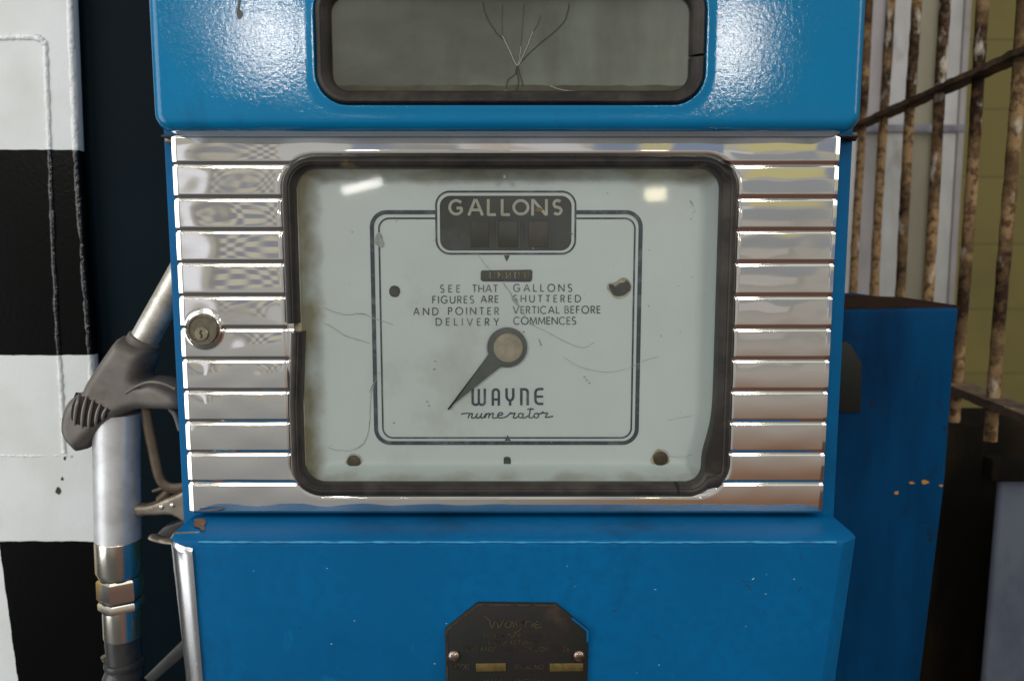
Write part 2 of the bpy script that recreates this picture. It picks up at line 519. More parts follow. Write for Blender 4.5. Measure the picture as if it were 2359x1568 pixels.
M['blue_body'] = pm('blue_paint', BLUE, .52, col2=(.0004, .070, .185), nscale=5, nlo=.42, nhi=.62, bump=1, bscale=230, bdist=.00010, spec=.09,
                    stains=[((.0006, .075, .20), 110, .44, .66, ONE), ((.002, .032, .08), 9, .52, .76, (1, 1, .5)), ((.004, .13, .29), 24, .66, .76, (1, 1, .5)), ((.01, .03, .05), 190, .72, .76, ONE), ((.01, .035, .06), 30, .70, .80, ONE)])
M['blue_old'] = pm('grimy_blue_paint', (.0004, .048, .138), .6, spec=.05, col2=(.0004, .016, .052), nscale=12, nlo=.35, nhi=.7, stretch=(1, 1, .22), bump=.15, bscale=160,
                   stains=[((.004, .016, .028), 14, .54, .70, (1, 1, .25)), ((.010, .012, .012), 40, .62, .70, (1, 1, .7)), ((.012, .012, .010), 130, .68, .72, ONE)])
M['chrome'] = pm('polished_steel', (.79, .78, .75), .035, 1, col2=(.69, .67, .63), nscale=30, nlo=.45, nhi=.75, stretch=(.3, 1, 1), rough2=.10,
                 stains=[((.30, .24, .17), 420, .74, .80, ONE)])
M['chrome_worn'] = pm('worn_bright_trim', (.62, .62, .63), .20, 1, col2=(.42, .41, .40), nscale=60, stretch=(1, 1, .15), rough2=.34)
M['rubber'] = pm('aged_black_rubber', (.016, .014, .013), .45, spec=.22, col2=(.040, .034, .030), nscale=45, nlo=.42, nhi=.7, bump=.5, bscale=240, bdist=.0006,
                 stains=[((.22, .15, .07), 26, .64, .76, (1, 1, .5))])
M['dial'] = pm('enamelled_dial', (.71, .775, .79), .45, col2=(.65, .71, .715), nscale=10, nlo=.35, nhi=.7,
               stains=[((.42, .46, .40), 9, .64, .86, ONE), ((.16, .16, .14), 330, .755, .775, ONE), ((.24, .20, .12), 120, .77, .79, ONE)])
M['ink'] = pm('printed_blue_black', (.035, .05, .075), .6, col2=(.12, .15, .17), nscale=130, nlo=.48, nhi=.66)
M['ink_faded'] = pm('faded_print', (.06, .07, .085), .6, col2=(.25, .28, .28), nscale=55, nlo=.42, nhi=.68)
M['ink_dark'] = pm('dark_dial_panel', (.055, .055, .052), .6, col2=(.032, .034, .034), nscale=40, nlo=.4, nhi=.65,
                   stains=[((.08, .10, .11), 22, .55, .75, ONE)])
M['cream'] = pm('cream_lettering', (.50, .51, .43), .6, col2=(.40, .40, .33), nscale=80)
M['pointer'] = pm('grey_green_pointer', (.060, .072, .065), .5, col2=(.085, .10, .09), nscale=80)
M['hub'] = pm('stained_ivory_hub', (.40, .35, .26), .5, col2=(.26, .22, .15), nscale=110, nlo=.45, nhi=.7, stains=[((.06, .06, .05), 160, .66, .70, ONE)])
M['window'] = pm('dusty_dark_glass', (.088, .098, .080), .32, col2=(.042, .045, .036), nscale=8, nlo=.35, nhi=.7, stretch=(1, 1, 2), spec=.18,
                 stains=[((.05, .05, .04), 30, .5, .8, (1, 1, .25)), ((.14, .16, .135), 9, .48, .8, (1, 1, .3))])  # upright streaks put soft reflections in the pane into its colour
M['crack'] = pm('crack_edge', (.17, .18, .155), .5)
M['crack_dark'] = pm('dark_crack', (.042, .040, .031), .8, spec=.05)  # darker crack lines
M['crack_dirt'] = pm('settled_dirt', (.050, .046, .036), .8, spec=.08, col2=(.07, .068, .054), nscale=40)
M['dark'] = pm('dark_interior', (.012, .012, .011), .7)
M['screw'] = pm('rusty_screw', (.085, .065, .035), .5, .4, col2=(.04, .035, .022), nscale=300)
M['spot'] = pm('rust_spot', (.045, .05, .048), .7, col2=(.075, .075, .07), nscale=220)
M['rusthalo'] = pm('rust_halo', (.36, .30, .19), .6, col2=(.52, .54, .47), nscale=160, nlo=.42, nhi=.6)
M['web'] = pm('dust_thread', (.42, .45, .43), .8, col2=(.17, .18, .17), nscale=170, nlo=.5, nhi=.66)
M['lock'] = pm('old_brass_lock', (.085, .075, .052), .42, .6, col2=(.13, .115, .08), nscale=120)
M['lock_plug'] = pm('brass_key_plug', (.26, .23, .16), .35, .85, col2=(.15, .13, .08), nscale=160)
M['plate'] = pm('blackened_nameplate', (.017, .014, .014), .5, .1, spec=.18, col2=(.012, .014, .012), nscale=26, bump=.3, bscale=300, bdist=.0004,
                stains=[((.075, .038, .022), 18, .6, .8, ONE)])
M['plate_text'] = pm('worn_raised_lettering', (.075, .06, .036), .4, .5, col2=(.026, .023, .02), nscale=130, nlo=.46, nhi=.6)
M['brass'] = pm('dull_brass', (.17, .125, .04), .42, .6, col2=(.11, .08, .03), nscale=300)
M['rivet'] = pm('rivet_steel', (.30, .27, .24), .25, .9, col2=(.15, .06, .035), nscale=220)
M['alu'] = pm('cast_aluminium', (.58, .59, .60), .46, .65, col2=(.46, .46, .46), nscale=60, bump=.25, bscale=500, bdist=.0004)
M['spout'] = pm('scuffed_aluminium_spout', (.56, .54, .49), .40, .7, col2=(.30, .28, .22), nscale=70, nlo=.45, nhi=.72, bump=.3, bscale=420, bdist=.0004)
M['grip'] = pm('brown_grey_grip', (.135, .124, .112), .5, .1, col2=(.072, .060, .050), nscale=34, nlo=.38, nhi=.68, bump=.2, bscale=500, bdist=.0003)
M['grip_dark'] = pm('dark_grip_recess', (.022, .014, .010), .7, spec=.1)
M['grip_rib'] = pm('worn_grip_rib', (.13, .13, .125), .32, .3)
M['lever'] = pm('tarnished_bronze', (.085, .060, .036), .5, .3, col2=(.05, .034, .02), nscale=60)
M['bracket'] = pm('tarnished_steel', (.25, .22, .18), .42, .7, col2=(.14, .11, .08), nscale=60, nlo=.4, nhi=.7)
M['collar'] = pm('stained_nickel', (.82, .78, .68), .22, 1, col2=(.42, .28, .10), nscale=26, nlo=.50, nhi=.66, stretch=(1, 1, .3), rough2=.4)
M['hose'] = pm('black_hose_rubber', (.018, .018, .018), .38, col2=(.03, .03, .03), nscale=90)
M['rust'] = pm('rusty_flaking_paint', (.30, .195, .10), .8, spec=.15, col2=(.030, .016, .010), nscale=7, nlo=.45, nhi=.56, bump=.7, bscale=170, bdist=.0012,
               stains=[((.10, .06, .03), 90, .48, .6, ONE), ((.46, .42, .36), 36, .585, .68, (1, 1, .5)), ((.02, .014, .01), 30, .64, .74, (1, 1, .3))])
M['rust_rail'] = pm('dark_rusty_flat_bar', (.15, .095, .055), .8, col2=(.035, .022, .017), nscale=30, bump=.6, bscale=140, bdist=.002,
                    stains=[((.30, .28, .24), 70, .62, .72, ONE)])
M['rust_top'] = pm('rusted_steel_top', (.030, .014, .009), .85, spec=.1, col2=(.014, .008, .006), nscale=30, bump=.5, bscale=100)
M['navy'] = pm('dark_navy_paint', (.0004, .0036, .0062), .6, col2=(.0006, .0055, .0092), nscale=3, nlo=.4, nhi=.65, spec=.06)
M['yellow_wall'] = None
M['board_a'] = pm('lilac_white_board', (.42, .39, .41), .6, col2=(.26, .25, .24), nscale=6, stretch=(1, 1, .4), stains=[((.16, .15, .13), 9, .6, .8, (1, 1, .5))])
M['board_b'] = pm('cool_white_board', (.54, .54, .55), .6, col2=(.36, .36, .34), nscale=6, stretch=(1, 1, .4), stains=[((.20, .19, .17), 9, .6, .8, (1, 1, .5))])
M['board_c'] = pm('buff_grey_board', (.31, .29, .21), .6, col2=(.24, .22, .16), nscale=6, stretch=(1, 1, .4))
M['strap'] = pm('grey_blue_strap', (.14, .14, .18), .6, col2=(.25, .25, .27), nscale=30)
M['soot'] = pm('sooty_brown_wall', (.006, .005, .004), .9, spec=.1, col2=(.024, .017, .008), nscale=9, nlo=.45, nhi=.7, stretch=(1, 1, .35))
M['pale_blue'] = pm('chalky_pale_blue_paint', (.105, .12, .155), .7, spec=.1, col2=(.035, .05, .09), nscale=9, nlo=.4, nhi=.7, stretch=(1, 1, .5), bump=.3, bscale=90,
                    stains=[((.05, .06, .08), 60, .68, .75, ONE)])
M['orange_chip'] = pm('orange_undercoat', (.40, .17, .03), .7)
M['chip'] = pm('rusty_paint_chip', (.13, .055, .03), .8, col2=(.06, .03, .02), nscale=300)
def floor_mat():
    m = pm('concrete_and_red_brown_floor', (.40, .40, .38), .6, col2=(.32, .31, .29), nscale=2, nlo=.4, nhi=.65)
    t = m.node_tree; N, L = t.nodes, t.links; b = N['Principled BSDF']
    src = b.inputs['Base Color'].links[0].from_socket
    c = N.new('ShaderNodeTexCoord'); sp_ = N.new('ShaderNodeSeparateXYZ'); L.new(c.outputs['Object'], sp_.inputs[0])
    r = N.new('ShaderNodeMapRange'); r.inputs[1].default_value = .02; r.inputs[2].default_value = .12; L.new(sp_.outputs[0], r.inputs[0])
    x = N.new('ShaderNodeMix'); x.data_type = 'RGBA'; x.inputs[7].default_value = (.20, .085, .055, 1)
    L.new(r.outputs[0], x.inputs[0]); L.new(src, x.inputs[6])
    # unseen floor darkened near the pump, so chrome rib undersides reflect dark
    r2 = N.new('ShaderNodeMapRange'); r2.inputs[1].default_value = -2.15; r2.inputs[2].default_value = -1.9; L.new(sp_.outputs[1], r2.inputs[0])
    x2 = N.new('ShaderNodeMix'); x2.data_type = 'RGBA'; x3 = N.new('ShaderNodeMix'); x3.data_type = 'RGBA'; x3.inputs[6].default_value = (.028, .028, .028, 1); x3.inputs[7].default_value = (.085, .030, .020, 1)
    L.new(r.outputs[0], x3.inputs[0]); L.new(x3.outputs[2], x2.inputs[7])
    L.new(r2.outputs[0], x2.inputs[0]); L.new(x.outputs[2], x2.inputs[6]); L.new(x2.outputs[2], b.inputs['Base Color'])
    return m
M['floor'] = floor_mat()

def yellow_wall():
    m = bpy.data.materials.new('olive_block_wall')
    t, b = nodes(m); N, L = t.nodes, t.links
    c = N.new('ShaderNodeTexCoord'); mp = N.new('ShaderNodeMapping')
    mp.inputs['Rotation'].default_value = (R(-90), 0, 0)
    L.new(c.outputs['Object'], mp.inputs[0])
    k = N.new('ShaderNodeTexBrick')
    k.inputs['Scale'].default_value = 1; k.inputs['Brick Width'].default_value = .46; k.inputs['Row Height'].default_value = .215
    k.inputs['Mortar Size'].default_value = .004; k.inputs['Mortar Smooth'].default_value = .6
    k.inputs['Color1'].default_value = (.20, .17, .045, 1); k.inputs['Color2'].default_value = (.18, .152, .04, 1)
    k.inputs['Mortar'].default_value = (.13, .105, .03, 1)
    L.new(mp.outputs[0], k.inputs['Vector'])
    n = N.new('ShaderNodeTexNoise'); n.inputs['Scale'].default_value = 4; n.inputs['Detail'].default_value = 6
    L.new(c.outputs['Object'], n.inputs['Vector'])
    r = N.new('ShaderNodeMapRange'); r.inputs[1].default_value = .5; r.inputs[2].default_value = .8; r.inputs[4].default_value = .5
    L.new(n.outputs['Fac'], r.inputs[0])
    x = N.new('ShaderNodeMix'); x.data_type = 'RGBA'; x.inputs[7].default_value = (.10, .08, .03, 1)
    L.new(r.outputs[0], x.inputs[0]); L.new(k.outputs['Color'], x.inputs[6]); L.new(x.outputs[2], b.inputs['Base Color'])
    b.inputs['Roughness'].default_value = .7
    return m
M['yellow_wall'] = yellow_wall()

def glass_mat(name, dust=.06):
    m = bpy.data.materials.new(name)
    m.use_nodes = True
    t = m.node_tree; N, L = t.nodes, t.links
    N.clear()
    o = N.new('ShaderNodeOutputMaterial')
    tr = N.new('ShaderNodeBsdfTransparent'); tr.inputs[0].default_value = (.97, .99, .985, 1)
    gl = N.new('ShaderNodeBsdfGlossy'); gl.inputs['Roughness'].default_value = .042
    df = N.new('ShaderNodeBsdfDiffuse'); df.inputs[0].default_value = (.5, .52, .5, 1)
    fr = N.new('ShaderNodeFresnel'); fr.inputs['IOR'].default_value = 1.5
    a = N.new('ShaderNodeMixShader'); b = N.new('ShaderNodeMixShader')
    c = N.new('ShaderNodeTexCoord'); n = N.new('ShaderNodeTexNoise')
    n.inputs['Scale'].default_value = 18; n.inputs['Detail'].default_value = 8
    L.new(c.outputs['Object'], n.inputs['Vector'])
    r = N.new('ShaderNodeMapRange'); r.inputs[1].default_value = .4; r.inputs[2].default_value = .8; r.inputs[4].default_value = dust * 2
    L.new(n.outputs['Fac'], r.inputs[0])
    L.new(r.outputs[0], a.inputs[0]); L.new(tr.outputs[0], a.inputs[1]); L.new(df.outputs[0], a.inputs[2])
    L.new(fr.outputs[0], b.inputs[0]); L.new(a.outputs[0], b.inputs[1]); L.new(gl.outputs[0], b.inputs[2])
    L.new(b.outputs[0], o.inputs[0])
    return m
M['glass'] = glass_mat('thin_window_glass', .02)

# ------------------------------------------------------------------ setting: floor
fl = mesh('floor', [(-4, -2.2, FLOOR), (4, -2.2, FLOOR), (4, 2.4, FLOOR), (-4, 2.4, FLOOR)], [[0, 1, 2, 3]], M['floor'])
fl['kind'] = 'structure'

# ------------------------------------------------------------------ background left: dark wall and checkered pillar
o = box('dark_wall', -1.6, .30, .236, .33, FLOOR, 1.2, M['navy'], None, 0)
tag(o, 'plain dark navy wall between the checkered pillar and the blue pump', 'wall')

PY = .22
def checker_mat(name='checkered_gloss_paint', ro=.28, sp=.06, bd=.00018):
    m = bpy.data.materials.new(name)
    t, b = nodes(m); N, L = t.nodes, t.links
    c = N.new('ShaderNodeTexCoord'); s = N.new('ShaderNodeSeparateXYZ')
    n = N.new('ShaderNodeTexNoise'); n.inputs['Scale'].default_value = 60; n.inputs['Detail'].default_value = 3
    L.new(c.outputs['Object'], n.inputs['Vector'])
    wob = N.new('ShaderNodeVectorMath'); wob.operation = 'MULTIPLY_ADD'
    wob.inputs[1].default_value = (.003, 0, .003)
    L.new(n.outputs['Color'], wob.inputs[0]); L.new(c.outputs['Object'], wob.inputs[2]); L.new(wob.outputs[0], s.inputs[0])
    def mth(op, a, v=None, l=None):
        q = N.new('ShaderNodeMath'); q.operation = op
        if isinstance(a, float): q.inputs[0].default_value = a
        else: L.new(a, q.inputs[0])
        if l is not None: L.new(l, q.inputs[1])
        elif v is not None: q.inputs[1].default_value = v
        return q.outputs[0]
    zz = [U(120, y, PY).z + .0015 for y in (345, 818, 1246)]
    z3 = zz[2] - (zz[1] - zz[2]); z4 = z3 - (zz[1] - zz[2])
    # the count of row lines above a point decides white or black
    tot = None
    for z in [zz[0] + (zz[0] - zz[1])] + zz + [z3, z4]:
        k = mth('LESS_THAN', s.outputs[2], z)
        tot = k if tot is None else mth('ADD', tot, l=k)
    # the vertical line between two columns of squares
    pa, pb = U(-2, 1245, PY), U(42, 1568, PY)
    sl = (pb.x - pa.x) / (pb.z - pa.z)
    xe = mth('ADD', mth('MULTIPLY', mth('SUBTRACT', s.outputs[2], pa.z), sl), pa.x + .0015)
    xe = mth('MAXIMUM', xe, pa.x - .012)
    xe = mth('MINIMUM', xe, pb.x + .01)
    kx = mth('LESS_THAN', s.outputs[0], l=xe)
    tot = mth('ADD', tot, l=kx)
    par = mth('MODULO', mth('ADD', tot, 1.0), 2.0)
    n2 = N.new('ShaderNodeTexNoise'); n2.inputs['Scale'].default_value = 14; n2.inputs['Detail'].default_value = 7
    L.new(c.outputs['Object'], n2.inputs['Vector'])
    r2 = N.new('ShaderNodeMapRange'); r2.inputs[1].default_value = .42; r2.inputs[2].default_value = .75
    L.new(n2.outputs['Fac'], r2.inputs[0])
    wh = N.new('ShaderNodeMix'); wh.data_type = 'RGBA'; wh.inputs[6].default_value = (.58, .60, .605, 1); wh.inputs[7].default_value = (.49, .51, .48, 1)
    L.new(r2.outputs[0], wh.inputs[0])
    x = N.new('ShaderNodeMix'); x.data_type = 'RGBA'
    L.new(par, x.inputs[0]); L.new(wh.outputs[2], x.inputs[6]); x.inputs[7].default_value = (.003, .003, .003, 1)
    L.new(x.outputs[2], b.inputs['Base Color'])
    b.inputs['Roughness'].default_value = ro; b.inputs['Specular IOR Level'].default_value = sp
    n3 = N.new('ShaderNodeTexNoise'); n3.inputs['Scale'].default_value = 240
    L.new(c.outputs['Object'], n3.inputs['Vector'])
    bp = N.new('ShaderNodeBump'); bp.inputs['Strength'].default_value = 1; bp.inputs['Distance'].default_value = bd
    L.new(n3.outputs['Fac'], bp.inputs['Height']); L.new(bp.outputs[0], b.inputs['Normal'])
    return m
M['checker'] = checker_mat()
M['bead'] = checker_mat('checkered_bead_paint', .2, .5, .0012)
edge = [(158, -300), (166, 0), (180, 340), (197, 600), (213, 820), (236, 1240), (258, 1568)]
ex = [XZ(a, b, PY) for a, b in edge]
bot = ex[-1]
pil = thing('checkered_pillar', (-.6, PY, FLOOR), 'black and white checkered pillar with raised panel beading behind the fuel nozzle', 'pillar')
poly = [(-.95, FLOOR), (-.95, .7), (ex[0][0], .7)] + ex + [(bot[0] + .01, FLOOR)]
body = prism('pillar_face', poly, PY, PY + .014, M['checker'], pil, bevel=.004, seg=3)
P = [(-260, 92), (-60, 90), (0, 88), (60, 86), (88, 88), (101, 97), (107, 118), (112, 250), (118, 400), (126, 600), (135, 780), (143, 900), (150, 1042)]
pts = [U(a, b, PY + .001) for a, b in P]
pts = catmull(pts, 10)
tube('panel_bead', [p + Vector((random.uniform(-1, 1) * .0004, 0, random.uniform(-1, 1) * .0004)) for p in pts], [.0030 + random.uniform(-.0004, .0005) for _ in pts], M['bead'], pil, 12)
pts = catmull([U(a, b, PY + .001) for a, b in [(-260, 1050), (-60, 1047), (60, 1049), (150, 1048), (168, 1050)]], 14)
tube('panel_bead', pts, [.0013 + random.uniform(-.0004, .0006) for _ in pts], M['bead'], pil, 10)
pts = catmull([U(a - 5, b, PY + .003) for a, b in edge], 16)
tube('edge_bead', pts, [.0034 + random.uniform(-.0004, .0004) for _ in pts], M['bead'], pil, 12)
for (cx, cy, r_) in [(134, 1131, 6), (143, 1103, 3), (149, 1055, 3), (150, 1010, 4)]:
    q = [(cx + r_ * random.uniform(.6, 1.2) * math.cos(k * .7), cy + 1.5 * r_ * random.uniform(.6, 1.2) * math.sin(k * .7)) for k in range(9)]
    pprism('paint_chip', q, PY - .0006, PY + .001, M['dark'], pil, 0)

# ------------------------------------------------------------------ background right
o = box('block_wall', .3, 3.6, 2.1, 2.3, FLOOR, 2.2, M['yellow_wall'], None, 0)
tag(o, 'olive yellow painted block wall far behind the rusty bars', 'wall')
BY = 1.62
part_ = thing('board_partition', (1.0, BY, FLOOR), 'pale vertical board partition seen through the rusty bars', 'partition')
zt, zb = 1.3, FLOOR
for (a0, a1, b0, b1, mt, dy) in [(1850, 1925, 1850, 1905, 'board_c', .02), (1927, 1992, 1907, 1960, 'board_b', 0), (1994, 2046, 1962, 2020, 'board_a', .015), (2048, 2113, 2022, 2078, 'board_b', 0),
                                (2115, 2176, 2080, 2138, 'board_c', .03), (2178, 2224, 2140, 2186, 'board_b', 0), (2226, 2243, 2188, 2204, 'board_a', .03)]:
    y = BY + dy
    p, q = U(a0, 0, y), U(a1, 0, y); p2, q2 = U(b0, 690, y), U(b1, 690, y)
    f = lambda A, B, z: A.x + (B.x - A.x) * (z - A.z) / (B.z - A.z)
    prism('board', [(f(p, p2, zb * .5), zb), (f(q, q2, zb * .5), zb), (f(q, q2, zt), zt), (f(p, p2, zt), zt)], y, y + .03, M[mt], part_, .004)
za, zb_ = U(2100, 288, BY).z, U(2100, 306, BY).z
box('strap', U(1960, 300, BY).x, U(2222, 300, BY).x, BY - .008, BY - .001, zb_, za, M['strap'], part_, .002)

# rusty barred grille running away from the camera
def FY(z): return z - DIST
K = [(-1, 2475), (0, 2351), (1, 2259), (2, 2174), (3, 2107), (4, 2046), (5, 1996), (6, 1955), (7, 1920)]
fence = thing('barred_grille', (.72, .45, -.3), 'rusty iron bar grille with flaking paint running back beside the pump', 'grille')
zrail = U(2359, 128, FY(.98)).z
zlow = U(2310, 925, FY(.98)).z
rods = []
for k, px in K:
    z = .98 + .11 * k
    p = U(px, 100, FY(z)); rods.append(p)
    path = []
    nz = 90
    for i in range(nz):
        zz_ = zlow - .05 + (1.0 - zlow + .05) * i / (nz - 1)
        path.append((p.x + .0012 * math.sin(zz_ * 9 + k), p.y, zz_))
    tube('bar', path, [.0076 + random.uniform(-.0004, .0005) for _ in path], M['rust'], fence, 14, .03)
def rail(name, z, h, th, mat):
    d = (rods[-1] - rods[0]); d.z = 0; d.normalize(); nrm = Vector((-d.y, d.x, 0))
    a = rods[0] - d * .25; b = rods[-1] + d * .1
    n = 70; loops = []
    for i in range(n):
        c = a.lerp(b, i / (n - 1)); c = Vector((c.x, c.y, z + random.uniform(-1, 1) * .0008))
        j = lambda: random.uniform(-.0008, .0008)
        loops.append([c + nrm * (th / 2 + j()) + Vector((0, 0, h / 2 + j())), c - nrm * (th / 2 + j()) + Vector((0, 0, h / 2 + j())),
                      c - nrm * (th / 2 + j()) - Vector((0, 0, h / 2 + j())), c + nrm * (th / 2 + j()) - Vector((0, 0, h / 2 + j()))])
    loft(name, loops, mat, fence, caps=(True, True), auto=30)
rail('rail', zrail, .0075, .028, M['rust_rail'])
rail('rail', zlow, .011, .034, M['rust_rail'])

# low sooty wall under the grille, pale blue pier at its end
Y0 = .62
o = box('sooty_wall', U(2080, 1200, Y0).x, 1.3, Y0, Y0 + .12, FLOOR, U(2300, 975, Y0).z, M['soot'], None, .006)
tag(o, 'low dark sooty brown wall under the rusty grille', 'wall')
Y1 = .50
L_ = [XZ(2307, 1085, Y1), XZ(2267, 1568, Y1)]
dx = (L_[0][0] - L_[1][0]) / (L_[0][1] - L_[1][1])
o = prism('painted_pier', [L_[0], L_[1], (L_[1][0] - .01, FLOOR), (L_[1][0] + .4, FLOOR), (L_[0][0] + .4, L_[0][1] + .01)], Y1, Y1 + .012, M['pale_blue'], None, .006, 3)
box('pier_cap', L_[0][0] - .02, L_[0][0] + .5, Y1 - .012, Y1 + .014, L_[0][1] - .012, L_[0][1] + .02, M['soot'], o, .005)
tag(o, 'chalky pale blue pier below the end of the rusty grille', 'pier')

# blue cabinet behind the pump
CY = .25
cab = thing('steel_cabinet', (.4, CY, FLOOR), 'grimy blue steel cabinet with rusted top standing behind the pump', 'cabinet')
e = [XZ(1850, 714, CY), XZ(2212, 708, CY), XZ(2203, 780, CY), XZ(2180, 1100, CY), XZ(2122, 1568, CY)]
zf = e[0][1]
poly = [(e[0][0], FLOOR), e[0], e[1], e[2], e[3], e[4], (e[4][0] - .02, FLOOR)]
prism('cabinet_body', poly, CY, CY + .24, M['blue_old'], cab, .004, 3)
q = [e[0], (e[1][0] - .002, e[1][1])]
bk = [U(1850, 660, CY + .26), U(2195, 692, CY + .10)]
V = [(q[0][0], CY + .003, q[0][1] + .002), (q[1][0], CY + .003, q[1][1] + .002), (q[1][0] - .002, CY + .11, q[1][1] + .003), (q[0][0], CY + .27, q[0][1] + .003)]
V += [(a, b, c - .006) for a, b, c in V]
mesh('cabinet_top', V, [[0, 1, 2, 3], [4, 5, 6, 7], [0, 1, 5, 4], [1, 2, 6, 5], [2, 3, 7, 6], [3, 0, 4, 7]], M['rust_top'], cab)
pprism('nameplate', [(1900, 790), (1950, 786), (1962, 796), (1986, 836), (1984, 950), (1900, 948)], CY - .0022, CY + .001, M['plate'], cab, .0005)
for (cx, cy, a, b) in [(2101, 1112, 8, 4), (2131, 1110, 9, 5), (2169, 1118, 5, 3), (2066, 1135, 6, 5)]:
    qq = [(cx + a * random.uniform(.5, 1.2) * math.cos(k * .7), cy + b * random.uniform(.5, 1.2) * math.sin(k * .7)) for k in range(9)]
    pprism('paint_chip', qq, CY - .0006, CY + .001, M['orange_chip'], cab, 0)

# ------------------------------------------------------------------ THE PUMP
pump = thing('fuel_pump', (0, .12, FLOOR), 'vintage blue fuel pump with ribbed chrome surround and white gallons dial', 'fuel pump')

# body between head and lower cabinet
bx0, bx1 = U(379, 420, .012).x, U(1964, 420, .012).x

# ---- chrome surround
BYp = -.004
X0, X1 = U(389.5, 330, -.003).x, U(1941.5, 330, -.003).x
ZT, ZB = U(1167, 309, BYp).z, U(1167, 1186, BYp).z
GY = -.006
gx0, gx1 = U(650, 450, GY).x, U(1700, 450, GY).x
gz0, gz1 = U(1167, 1141, GY).z, U(1167, 360, GY).z
gr = 72 * PX(GY)
gro = [379.5, 457.5, 533, 608, 685, 759.5, 832, 905, 976.5, 1048, 1117]
ZG = [ZT] + [U(1167, g, BYp).z for g in gro] + [ZB]
def rrdist(x, z, x0, x1, z0, z1, r):
    cx = np.clip(x, x0 + r, x1 - r); cz = np.clip(z, z0 + r, z1 - r)
    inside_ = np.minimum(np.minimum(x - x0, x1 - x), np.minimum(z - z0, z1 - z))
    d = np.hypot(x - cx, z - cz) - r
    return np.where(d > -r, d, -inside_)
sm = lambda t: (lambda u: u * u * (3 - 2 * u))(np.clip(t, 0, 1))
def bezel():
    xs = np.concatenate([X0 + np.array([0, .0003, .0007, .0012, .0020, .0028, .0035, .0037, .0045, .0052]), np.linspace(X0 + .006, gx0 + .024, 90)[:-1], np.linspace(gx0 + .024, gx1 - .024, 120)[:-1],
                         np.linspace(gx1 - .024, X1 - .006, 90)[:-1], X1 - np.array([.006, .0052, .0045, .0037, .0035, .0028, .0020, .0012, .0007, .0003, 0])])
    tt = np.concatenate([np.linspace(0, .2, 10)[:-1], np.linspace(.2, .8, 12)[:-1], np.linspace(.8, 1, 10)])
    zs, rid, tv = [], [], []
    for i in range(len(ZG) - 1):
        t_ = tt if i == len(ZG) - 2 else tt[:-1]
        zs += list(ZG[i] + (ZG[i + 1] - ZG[i]) * t_); rid += [i] * len(t_); tv += list(t_)
    zs, rid, tv = np.array(zs), np.array(rid), np.array(tv)
    Xg, Zg = np.meshgrid(xs, zs); Tg = np.repeat(tv[:, None], len(xs), 1); Rg = np.repeat(rid[:, None], len(xs), 1)
    H = .0014
    last = len(ZG) - 2
    top = np.where(Rg == 0, .10, .065); 
    rnd = lambda t: np.sqrt(np.clip(1 - (1 - np.clip(t, 0, 1)) ** 2, 0, 1))
    def lin(t):
        t = np.clip(t, 0, 1)
        return np.where(t > .8, 1 - (1 - t) ** 2 / .4 * .8 / .8, t * (0.9 / .8))
    bot = np.where(Rg == last, .09, .15)
    prof = rnd(Tg / top) * lin((1 - Tg) / bot)
    conv = .00030 * (1 - (2 * Tg - 1) ** 2)
    mid = ((Xg > gx0 + .02) & (Xg < gx1 - .02))
    prof = np.where(mid & (Rg == 0), rnd(Tg / top), prof)
    prof = np.where(mid & (Rg == last), lin((1 - Tg) / bot), prof)
    d = rrdist(Xg, Zg, gx0, gx1, gz0, gz1, gr)
    endf = .25 + .75 * sm(d / .0034)
    h = (H * prof + conv * prof) * endf
    # hand-worn sheet: each rib is a little wavy
    wav = np.zeros_like(h)
    rng = random.Random(5)
    for i in range(len(ZG) - 1):
        for s_ in (0, 1):
            for k in range(3):
                lam = rng.uniform(.028, .075); ph = rng.uniform(0, 6.28); am = rng.uniform(.00002, .00009) * (2.0 if i > 4 and s_ == 0 else .7); tl = rng.uniform(-2.2, 2.2)
                msk = (Rg == i) & ((Xg > 0) == bool(s_))
                wav += msk * am * np.sin(Xg / lam * 6.283 + ph + tl * Tg) * np.sin(np.pi * Tg) * np.clip((np.abs(Xg) - .03) / .1, .3, 1)
    h = h + wav
    # side return
    e_ = np.minimum(Xg - X0, X1 - Xg)
    cham = np.clip(1 - e_ / .0036, 0, 1)
    h = h - .0013 * cham - .006 * np.clip(1 - e_ / .0007, 0, 1)
    Yg = -h
    # dished seat of the lock
    lc = XZ(467, 760, -.005)
    dl = np.hypot(Xg - lc[0], Zg - lc[1])
    Yg = np.where(dl < .0135, Yg * sm((dl - .0105) / .003) + (-.0035) * (1 - sm((dl - .0105) / .003)), Yg)
    keep = d > -.004
    nr, nc = Xg.shape
    idx = -np.ones((nr, nc), int); V = []
    Fc = []
    need = np.zeros((nr, nc), bool)
    cell = keep[:-1, :-1] & keep[1:, :-1] & keep[:-1, 1:] & keep[1:, 1:]
    need[:-1, :-1] |= cell; need[1:, :-1] |= cell; need[:-1, 1:] |= cell; need[1:, 1:] |= cell
    for i in range(nr):
        for j in range(nc):
            if need[i, j]:
                idx[i, j] = len(V); V.append((Xg[i, j], Yg[i, j], Zg[i, j]))
    for i in range(nr - 1):
        for j in range(nc - 1):
            if cell[i, j]: Fc.append([idx[i, j], idx[i + 1, j], idx[i + 1, j + 1], idx[i, j + 1]])
    # back flanges give the pressing its depth
    def flange(ids):
        b = len(V)
        for k in ids: V.append((V[k][0], .0125, V[k][2]))
        for k in range(len(ids) - 1): Fc.append([ids[k], ids[k + 1], b + k + 1, b + k])
    flange([int(k) for k in idx[0]]); flange([int(k) for k in idx[-1]])
    flange([int(k) for k in idx[:, 0]]); flange([int(k) for k in idx[:, -1]])
    return mesh('chrome_surround', V, Fc, M['chrome'], pump, auto=60)
bez = bezel()
